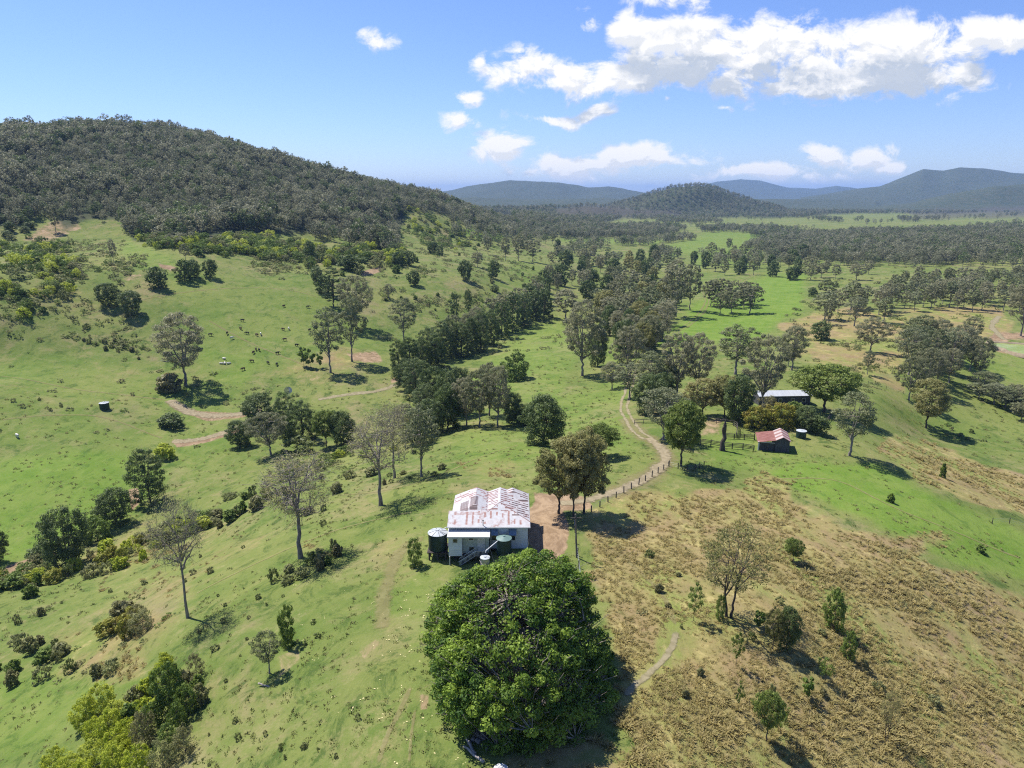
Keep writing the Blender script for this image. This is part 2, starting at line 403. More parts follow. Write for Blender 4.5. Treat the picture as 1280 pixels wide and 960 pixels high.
g = k.mix(k.math('MULTIPLY', k.ramp(n_fr2, .49, .38), .85), g, (.048,.085,.018))
g = k.mix(k.math('MULTIPLY', k.ramp(n_fr2, .54, .66), .5), g, (.250,.230,.100))
lu = k.mix(k.ramp(n_mid, .35, .65), (.105,.185,.022), (.150,.220,.038))
lu = k.mix(k.math('MULTIPLY', k.ramp(n_fr2, .47, .36), .55), lu, (.050,.115,.018))
lf = k.math('MULTIPLY', L, k.ramp(n_tex, .2, .55, .55, 1.0))
g = k.mix(lf, g, lu)
dr = k.mix(k.ramp(n_mid, .35, .65), (.235,.208,.075), (.235,.170,.085))
n_dp = k.noise(k.node('ShaderNodeMapping', {0: geo, 2: (0, 0, .7), 3: (1, .45, 1)}).outputs[0], .045, 8, .7, .4)
dr = k.mix(k.math('MULTIPLY', k.ramp(n_dp, .48, .60), .85), dr, (.165,.205,.048))
dr = k.mix(k.math('MULTIPLY', k.ramp(n_dp, .46, .36), .7), dr, (.250,.180,.110))
dr = k.mix(k.ramp(n_fr2, .52, .64), dr, (.350,.290,.120))
dr = k.mix(k.math('MULTIPLY', k.ramp(n_fr2, .46, .36), .8), dr, (.130,.125,.045))
df = k.ramp(k.math('ADD', D, k.math('MULTIPLY', k.math('SUBTRACT', n_fr, .5), 1.3)), .2, .75)
g = k.mix(df, g, dr)
g = k.mix(k.math('MULTIPLY', k.ramp(n_sm, .52, .75), .35), g, (.045,.065,.020))
g = k.mix(k.math('MULTIPLY', k.ramp(n_fine, .50, .75), .22), g, (.33,.30,.13))
so = k.mix(k.ramp(n_fr2, .42, .6), (.20,.135,.080), (.33,.235,.145))
sf = k.ramp(k.math('ADD', S_, k.math('MULTIPLY', k.math('SUBTRACT', n_fr2, .5), 1.3)), .3, .72)
g = k.mix(sf, g, so)
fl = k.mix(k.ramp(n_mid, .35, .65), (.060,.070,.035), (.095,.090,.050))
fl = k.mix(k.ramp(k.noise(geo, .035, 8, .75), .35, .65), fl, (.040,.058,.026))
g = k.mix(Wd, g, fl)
g = k.mix(k.math('MULTIPLY', Bn, .6), g, (.080,.065,.055))
hsum = k.math('ADD', k.math('MULTIPLY', n_sm, .35), k.math('MULTIPLY', n_tex, .8))
bp = k.node('ShaderNodeBump', {'Strength': .55, 'Distance': .6, 'Height': hsum})
b = k.node('ShaderNodeBsdfPrincipled', {'Base Color': g, 'Roughness': .95, 'Specular IOR Level': .08, 'Normal': bp.outputs[0]})
finish(k, b.outputs[0]); M['pasture'] = m
gm = mesh_np('terrain', np.stack([Vx, Vy, Vz], 1), q, {'woodland': wood, 'burnt': np.clip(GREY_BURN, 0, 1)}, True, M['pasture'])
ca = gm.attributes.new('cover', 'FLOAT_COLOR', 'POINT'); ca.data.foreach_set('color', np.stack([dry, lush, dirt, wood], 1).astype(np.float32).ravel())
tag(link('terrain', gm), kind='structure')

# ------------------------------------------------------------------ dirt tracks laid on the ground
def track_mat(name, ca, cb, amt=1.0):
    m, k = new_mat(name)
    geo = k.node('ShaderNodeNewGeometry').outputs['Position']
    e = k.node('ShaderNodeAttribute', attribute_name='edge').outputs['Fac']
    n1 = k.noise(geo, .8, 6, .7, .5); n2 = k.noise(geo, .15, 4, .6)
    c = k.mix(k.ramp(n1, .35, .7), ca, cb)
    f = k.ramp(k.math('ADD', e, k.math('ADD', k.math('MULTIPLY', k.math('SUBTRACT', n1, .5), 1.5), k.math('MULTIPLY', k.math('SUBTRACT', n2, .5), 1.0))), .22, .80, 0., amt)
    b = k.node('ShaderNodeBsdfPrincipled', {'Base Color': c, 'Roughness': .95, 'Specular IOR Level': .05})
    tr = k.node('ShaderNodeBsdfTransparent')
    finish(k, k.node('ShaderNodeMixShader', {0: f, 1: tr.outputs[0], 2: b.outputs[0]}).outputs[0]); return m
M['track'] = track_mat('track_soil', (.22,.19,.11), (.32,.275,.17), .92)
M['track_red'] = track_mat('red_track_soil', (.22,.18,.11), (.33,.275,.175), .95)
M['track_faint'] = track_mat('worn_grass', (.23,.20,.09), (.31,.27,.13), .5)
TRK = []
def smooth_line(P2, step):
    P2 = np.array(P2, float); out = []
    for i in range(len(P2)-1):
        p0 = P2[max(i-1, 0)]; p1 = P2[i]; p2 = P2[i+1]; p3 = P2[min(i+2, len(P2)-1)]
        m = max(2, int(np.hypot(*(p2-p1))/step))
        for t in np.arange(m)/m:
            out.append(.5*((2*p1)+(p2-p0)*t+(2*p0-5*p1+4*p2-p3)*t*t+(3*p1-p0-3*p2+p3)*t**3))
    out.append(P2[-1]); return np.array(out)
def track(name, pix, width, mat, twin=False, lift=.06):
    ctr = smooth_line([at(*p)[:2] for p in pix], .9)
    if mat != 'track_faint': TRK.append((ctr, width*.55+.25))
    d = np.gradient(ctr, axis=0); d /= np.linalg.norm(d, axis=1)[:, None]+1e-9
    nrm = np.stack([-d[:, 1], d[:, 0]], 1)
    S = np.linspace(-1, 1, 13)
    w = width/2*(1+.25*fbm(np.arange(len(ctr))/9., np.zeros(len(ctr)), len(pix), 2))
    X = ctr[:, None, 0]+nrm[:, None, 0]*S*w[:, None]; Y = ctr[:, None, 1]+nrm[:, None, 1]*S*w[:, None]
    Z = ground(X.ravel(), Y.ravel())+lift
    e = np.clip(1.25-np.abs(S)*1.25, 0, 1)
    if twin: e = np.exp(-((np.abs(S)-.55)/.22)**2)*.95+.12
    E = np.repeat(e[None], len(ctr), 0)
    E[:2] *= .0; E[-2:] *= .0
    n0, n1 = X.shape; ii = np.arange(n0*n1).reshape(n0, n1)
    Fq = np.stack([ii[:-1, :-1], ii[1:, :-1], ii[1:, 1:], ii[:-1, 1:]], -1).reshape(-1, 4)[:, ::-1]
    V = np.stack([X.ravel(), Y.ravel(), Z], 1)
    me = mesh_np(name, V, Fq, {'edge': E.ravel()}, True, M[mat])
    tag(link(name, me), kind='structure')
track('dirt_track', [(690,628),(712,629),(745,622),(780,611),(808,597),(828,582),(832,568),(822,556),(808,547)], 4.4, 'track_red', False)
track('dirt_track', [(812,549),(797,540),(785,522),(780,508),(788,480),(792,455)], 3.9, 'track', True)
track('worn_verge', [(745,622),(780,611),(808,597),(828,582),(832,568),(818,552),(797,540),(785,522)], 8.5, 'track_faint', False, .03)
track('dirt_track', [(830,425),(850,412),(872,396),(880,386),(884,372),(876,358)], 5.0, 'track_faint', True)
track('dirt_track', [(910,364),(930,350),(948,341)], 6.0, 'track_faint', True)
track('dirt_track', [(395,500),(430,494),(470,489),(498,480)], 4.5, 'track', False)
track('dirt_track', [(212,552),(245,550),(280,541),(305,530)], 5.5, 'track_red', False)
track('dirt_track', [(210,500),(240,516),(285,519),(330,512)], 7.0, 'track_red', False)
track('foot_track', [(847,784),(843,800),(832,822),(812,842),(790,860),(775,880)], 1.3, 'track', False)
track('foot_track', [(846,788),(838,765),(825,740),(800,715),(770,690),(742,672)], 1.0, 'track_faint', False)
track('foot_track', [(516,852),(500,888),(482,925),(470,965)], .9, 'track_faint', False)
track('foot_track', [(520,880),(514,920),(511,965)], .6, 'track_faint', False)
track('foot_track', [(540,672),(510,680),(494,700),(482,740),(476,790)], 4.0, 'track_faint', False)
for pl in ([(0,470),(90,486),(210,500)],[(0,525),(120,520),(205,548)],[(260,400),(330,436),(400,462),(440,470)],[(100,395),(190,372),(330,360),(400,372)],[(420,620),(520,604),(600,572),(650,556)],[(240,745),(330,700),(430,660),(520,640)],[(940,600),(1040,600),(1130,640),(1280,700)]):
    track('foot_track', pl, .9 if pl[0][1] > 560 else 1.6, 'track_faint', False)
track('dirt_track', [(1255,425),(1240,408),(1250,395)], 5.0, 'track', False)
track('dirt_track', [(738,268+25),(790,298),(840,300)], 9.0, 'track_faint', False)

# ------------------------------------------------------------------ trees
def quads_leaves(cs, nrm, size, rng, asp=.55):
    n = len(cs)
    a = np.cross(nrm, rng.normal(size=(n, 3))); a /= np.linalg.norm(a, axis=1)[:, None]+1e-9
    b = np.cross(nrm, a)
    s = (size*rng.uniform(.6, 1.35, n))[:, None]
    V = np.empty((n, 4, 3))
    V[:, 0] = cs-a*s; V[:, 1] = cs-b*s*asp+nrm*s*.15; V[:, 2] = cs+a*s; V[:, 3] = cs+b*s*asp+nrm*s*.15
    return V.reshape(-1, 3), np.arange(n*4).reshape(-1, 4)
def tube_np(path, rad, sides, V, Fs):
    path = np.asarray(path, float); m = len(path); base = sum(len(v) for v in V)
    d = np.gradient(path, axis=0); d /= np.linalg.norm(d, axis=1)[:, None]+1e-9
    ref = np.array([1., .13, .07]); a = np.cross(d, ref); a /= np.linalg.norm(a, axis=1)[:, None]+1e-9; b = np.cross(d, a)
    th = np.arange(sides)*2*np.pi/sides
    R = path[:, None]+(a[:, None]*np.cos(th)[:, None]+b[:, None]*np.sin(th)[:, None])*np.asarray(rad)[:, None, None]
    V.append(R.reshape(-1, 3)); i = np.arange(m*sides).reshape(m, sides)+base; j = np.roll(i, -1, 1)
    Fs.append(np.stack([i[:-1], j[:-1], j[1:], i[1:]], -1).reshape(-1, 4))
def make_tree(name, seed, H=18., R=5., cb=.35, trunk_r=.35, clumps=60, leaves=90, leaf=.3, cr=1.1, flat=.75, limbs=6, lean=0., inner=.35,
              stems=1, twigs=0, leafmat='gum', bark='bark_mid', prof=.8, low=0., sides=6, outward=.5, fork=.75, lobes=1.0, dome=0.0, hole=0.0):
    rng = np.random.default_rng(seed)
    ph = rng.uniform(0, 6.28, 4)
    # clump centres inside a lobed crown
    u = rng.uniform(0, 1, clumps*3); th = rng.uniform(0, 6.283, clumps*3)
    t = u**prof
    p = np.sqrt(np.clip(1-(2*t-1)**2, 0, 1))
    if low: p = np.maximum(p, low*(1-t))
    if dome: p = np.sqrt(np.clip(1-t**dome, 0, 1))
    rad = np.sqrt(rng.uniform(inner, 1, clumps*3))
    lobe = 1+lobes*(.22*np.sin(2*th+ph[0]+t*2)+.14*np.sin(3*th+ph[1]-t*3))
    cx = R*p*rad*lobe*np.cos(th); cy = R*p*rad*lobe*np.sin(th)
    cz = H*(cb+(1-cb)*t)-cr*.4+.06*H*np.sin(th*2+ph[2])*(p*rad)
    cc = np.stack([cx, cy, cz], 1)
    # spread: keep those far from one another
    keep = [0]
    dd = np.linalg.norm(cc-cc[0], axis=1)
    while len(keep) < clumps:
        i = int(np.argmax(dd*rng.uniform(.6, 1, len(dd)))); keep.append(i); dd = np.minimum(dd, np.linalg.norm(cc-cc[i], axis=1))
    cc = cc[keep]
    top = np.array([lean*H*cb, 0, H*cb*fork])
    cc[:, 0] += lean*H*cb
    V, Fs = [], []
    nodes = []; nrad = []
    ax = [rng.uniform(-.4, .4, 2)*trunk_r*4*(stems > 1)+np.array([(s-(stems-1)/2)*trunk_r*3.2, 0]) if stems > 1 else np.zeros(2) for s in range(stems)]
    order = np.argsort(-np.linalg.norm(cc-cc.mean(0), axis=1))
    Lsel = list(order[:max(1, limbs*2)]); rng.shuffle(Lsel); Lsel = Lsel[:limbs]
    for s in range(stems):
        tt = np.linspace(0, 1, 7)
        off = ax[s]
        path = np.stack([off[0]+(top[0]+off[0]*1.5)*tt**1.5, off[1]*(1+tt), top[2]*tt], 1)
        path[1:-1, :2] += rng.normal(size=(5, 2))*trunk_r*.35
        path[0, 2] = -.8
        rr_ = trunk_r*(1-.35*tt); rr_[0] *= 1.5; rr_[1] *= 1.1
        tube_np(path, rr_, sides+2, V, Fs)
        nodes.append(path[-1:]); nrad.append(rr_[-1:])
        # leader to the top of the crown
        ends = [cc[i] for k_, i in enumerate(Lsel) if k_ % stems == s]
        ld = np.array([top[0]+off[0]*2.5+rng.normal()*R*.12, off[1]*2+rng.normal()*R*.12, H*(.86 if stems == 1 else .8)])
        ends.append(ld)
        for e in ends:
            tt = np.linspace(0, 1, 8)[:, None]
            p0 = path[-1] if rng.uniform() < .6 or e is ld else path[-2]
            mid = p0*.5+e*.5; mid[2] += (e[2]-p0[2])*.12; mid[:2] = p0[:2]*.62+e[:2]*.38
            q_ = (1-tt)**2*p0+2*tt*(1-tt)*mid+tt**2*e
            q_[1:-1] += rng.normal(size=(6, 3))*R*.022
            r0 = trunk_r*(.62 if e is not ld else .66)
            rr_ = r0*(1-.85*tt[:, 0])
            tube_np(q_, rr_, sides-1, V, Fs); nodes.append(q_[1:]); nrad.append(rr_[1:])
    N_ = np.concatenate(nodes); NR_ = np.concatenate(nrad)
    for c in cc:
        d = np.linalg.norm(N_-c, axis=1)+np.maximum(N_[:, 2]-c[2], 0)*2
        i = int(np.argmin(d))
        tt = np.linspace(0, 1, 4)[:, None]; p0 = N_[i]
        mid = (p0+c)/2; mid[2] -= .1*np.linalg.norm(c-p0)
        q_ = (1-tt)**2*p0+2*tt*(1-tt)*mid+tt**2*c
        r0 = min(NR_[i]*.7, trunk_r*.22)+.015
        tube_np(q_, r0*(1-.7*tt[:, 0]), 3, V, Fs)
        for _ in range(twigs):
            e = c+rng.normal(size=3)*cr*.8+(c-cc.mean(0))/R*cr*.4+np.array([0, 0, cr*.35])
            s0 = q_[rng.integers(1, 4)]
            tube_np(np.array([s0, (s0+e)/2+rng.normal(size=3)*cr*.1, e]), [r0*.45, r0*.3, r0*.12], 3, V, Fs)
    tm = mesh_np(name+'_trunk', np.concatenate(V), np.concatenate(Fs), None, True, M[bark])
    # leaves
    dens = rng.uniform(.55, 1.45, len(cc))
    if hole: dens = dens*sstep(-.35, .15, fbm(np.arctan2(cc[:, 1], cc[:, 0])*3.2, cc[:, 2]*.32, seed, 3)+hole)+.12
    nl = np.maximum(4, (leaves*dens).astype(int)); ci = np.repeat(np.arange(len(cc)), nl); N = len(ci)
    crs = cr*rng.uniform(.7, 1.3, len(cc))
    dv = rng.normal(size=(N, 3)); dv /= np.linalg.norm(dv, axis=1)[:, None]
    rs = rng.uniform(.25, 1, N)**.55
    pos = cc[ci]+dv*(rs*crs[ci])[:, None]*np.array([1, 1, flat])
    nr = dv*(outward+.45)+rng.normal(size=(N, 3))*.45+np.array([0, 0, .35]); nr /= np.linalg.norm(nr, axis=1)[:, None]
    LV, LF = quads_leaves(pos, nr, leaf, rng)
    tint = np.clip((rng.uniform(0, 1, len(cc))**1.3)[ci]*.8+rng.uniform(-.2, .35, N), 0, 1)
    cm = mesh_np(name+'_crown', LV, LF, {'tint': np.repeat(tint, 4)}, False, M[leafmat])
    return tm, cm
M['greenfar'] = leaf_mat('hillside_leaves', (.10,.16,.03), (.20,.27,.05), None, .35)
LIB = {}   # kind -> (nominal height, nominal width, [near variants], [far variants], trunk part?)
def lib(kind, H, Wd_, near, far): LIB[kind] = (H, Wd_, near, far)
def variants(kind, nn, nf, H, R, far_leaf=.50, far_leaves=34, far_cl=.6, **kw):
    near = [make_tree(kind, 100+i*7+len(LIB)*31, H=H, R=R, **kw) for i in range(nn)]
    ws, hs = [], []
    for _, cm in near:
        v = np.empty(len(cm.vertices)*3, np.float32); cm.vertices.foreach_get('co', v); v = v.reshape(-1, 3)
        ws.append(np.hypot(v[:, 0], v[:, 1])); hs.append(np.percentile(v[:, 2], 99.5))
    Wreal = 2*float(np.mean([np.percentile(a, 96) for a in ws])); Hreal = float(np.mean(hs))
    k2 = dict(kw); k2['leaves'] = max(7, int(far_leaves)); k2['leaf'] = far_leaf; k2['clumps'] = max(8, int(kw['clumps']*far_cl)); k2['sides'] = 4; k2['limbs'] = 3; k2['twigs'] = 0
    k2['cr'] = kw['cr']*1.2
    far = [make_tree(kind+'_far', 500+i*7+len(LIB)*31, H=H, R=R, **k2) for i in range(nf)]
    lib(kind, Hreal, Wreal, near, far)
variants('gum', 6, 4, 18, 5.6, clumps=85, leaves=140, leaf=.19, cr=1.05, cb=.32, trunk_r=.34, limbs=7, leafmat='gum', bark='bark_pale')
variants('gum_olive', 3, 1, 15, 5.0, clumps=90, leaves=160, leaf=.19, cr=1.0, cb=.3, trunk_r=.26, limbs=7, leafmat='gum_olive', bark='bark_dark')
variants('gum_pale', 3, 1, 19, 4.2, clumps=60, leaves=90, leaf=.22, cr=1.05, cb=.36, trunk_r=.30, limbs=6, leafmat='gum_pale', bark='bark_pale')
variants('dense', 4, 3, 12, 4.8, clumps=100, leaves=150, leaf=.20, cr=1.15, cb=.14, trunk_r=.32, limbs=6, leafmat='dense', bark='bark_dark', low=.8, prof=1.0)
variants('oak', 3, 2, 16, 4.9, clumps=100, leaves=150, leaf=.19, cr=1.1, cb=.10, trunk_r=.3, limbs=6, leafmat='dense', bark='bark_dark', low=1.0, prof=1.25)
variants('shade', 3, 1, 14, 5.6, clumps=110, leaves=110, leaf=.24, cr=1.15, cb=.36, trunk_r=.30, limbs=7, leafmat='shade', bark='bark_dark')
variants('sparse', 4, 1, 18, 4.4, clumps=95, leaves=32, leaf=.13, cr=1.1, cb=.50, fork=.96, trunk_r=.27, limbs=9, twigs=9, leafmat='sparse', bark='bark_pale', far_leaves=10, far_leaf=.3)
variants('open', 3, 1, 15, 5.0, clumps=80, leaves=52, leaf=.15, cr=1.0, cb=.38, trunk_r=.2, limbs=8, stems=2, twigs=4, leafmat='gum_olive', bark='bark_dark', far_leaves=14, far_leaf=.3)
variants('sapling', 4, 1, 6, 1.5, clumps=18, leaves=60, leaf=.15, cr=.55, cb=.35, trunk_r=.07, limbs=3, leafmat='green', bark='bark_dark', sides=4)
variants('bush', 4, 2, 3, 1.9, clumps=26, leaves=80, leaf=.16, cr=.6, cb=.05, trunk_r=.08, limbs=4, leafmat='scrub', bark='bark_mid', low=1.0, sides=4, far_leaf=.32, prof=1.1)
variants('lime', 3, 1, 5, 2.8, clumps=45, leaves=100, leaf=.17, cr=.75, cb=.08, trunk_r=.09, limbs=5, leafmat='lime', bark='bark_mid', low=1.0, sides=4, prof=1.1)
variants('brownbush', 2, 1, 4, 2.2, clumps=36, leaves=70, leaf=.13, cr=.65, cb=.05, trunk_r=.08, limbs=5, leafmat='brown', bark='bark_mid', low=1.0, sides=4, twigs=4)
variants('yellow', 2, 1, 6, 3.4, clumps=50, leaves=110, leaf=.2, cr=.85, cb=.1, trunk_r=.13, limbs=5, leafmat='yellow', bark='bark_mid', low=1.0, sides=4)
variants('greenbush', 3, 1, 5, 2.2, clumps=40, leaves=100, leaf=.16, cr=.65, cb=.1, trunk_r=.1, limbs=5, leafmat='green', bark='bark_dark', low=1.0, sides=4, prof=1.2)
variants('pine', 1, 1, 18, 3.6, clumps=75, leaves=110, leaf=.22, cr=.85, flat=.35, cb=.2, trunk_r=.3, limbs=8, leafmat='dense', bark='bark_dark', low=1.0, prof=1.3)
variants('cypress', 1, 1, 14, 1.6, clumps=60, leaves=110, leaf=.2, cr=.7, cb=.05, trunk_r=.2, limbs=3, leafmat='dense', bark='bark_dark', low=1.0, prof=1.3)

KINDNAME = dict(open='gum_tree', gum='gum_tree', gum_olive='gum_tree', gum_pale='gum_tree', dense='leafy_tree', oak='river_oak', shade='shade_tree', sparse='bare_gum_tree',
                sapling='sapling', bush='shrub', lime='shrub', brownbush='shrub', yellow='shrub', greenbush='shrub', pine='pine_tree', cypress='cypress_tree')
CAT = dict(open='tree', gum='tree', gum_olive='tree', gum_pale='tree', dense='tree', oak='tree', shade='tree', sparse='tree', sapling='sapling', bush='shrub', lime='shrub',
           brownbush='shrub', yellow='shrub', greenbush='shrub', pine='tree', cypress='tree')
VC = {}
def plant(kind, px, py, hpx, wpx=None, label=None, group=None, rz=None, parts=True, vi=None):
    x, y, z, Z = at(px, py)
    H, Wn, near, far = LIB[kind]
    # foreshortening: the picture looks down on the crown
    dep = math.atan2(CAMZ-z, math.hypot(x, y))
    h = hpx*Z/F/max(.6, math.cos(dep)*.97+.0)
    if wpx: w = wpx*Z/F
    else: w = h*Wn/H
    h = max(.3, h-w*.5*math.sin(dep)*.55)
    use = near if (hpx > 26 and Z < 420) else far
    i = vi if vi is not None else VC.get(kind, 0); VC[kind] = VC.get(kind, 0)+1
    tm, cm = use[i % len(use)]
    s = h/H; sw = w/Wn
    if px == 235: sw *= .95
    o = empty(KINDNAME[kind], (x, y, z-.05), rz if rz is not None else random.uniform(0, 6.28), (sw, sw, s))
    link('trunk', tm, o); link('crown', cm, o)
    tag(o, label, CAT[kind], group); return o

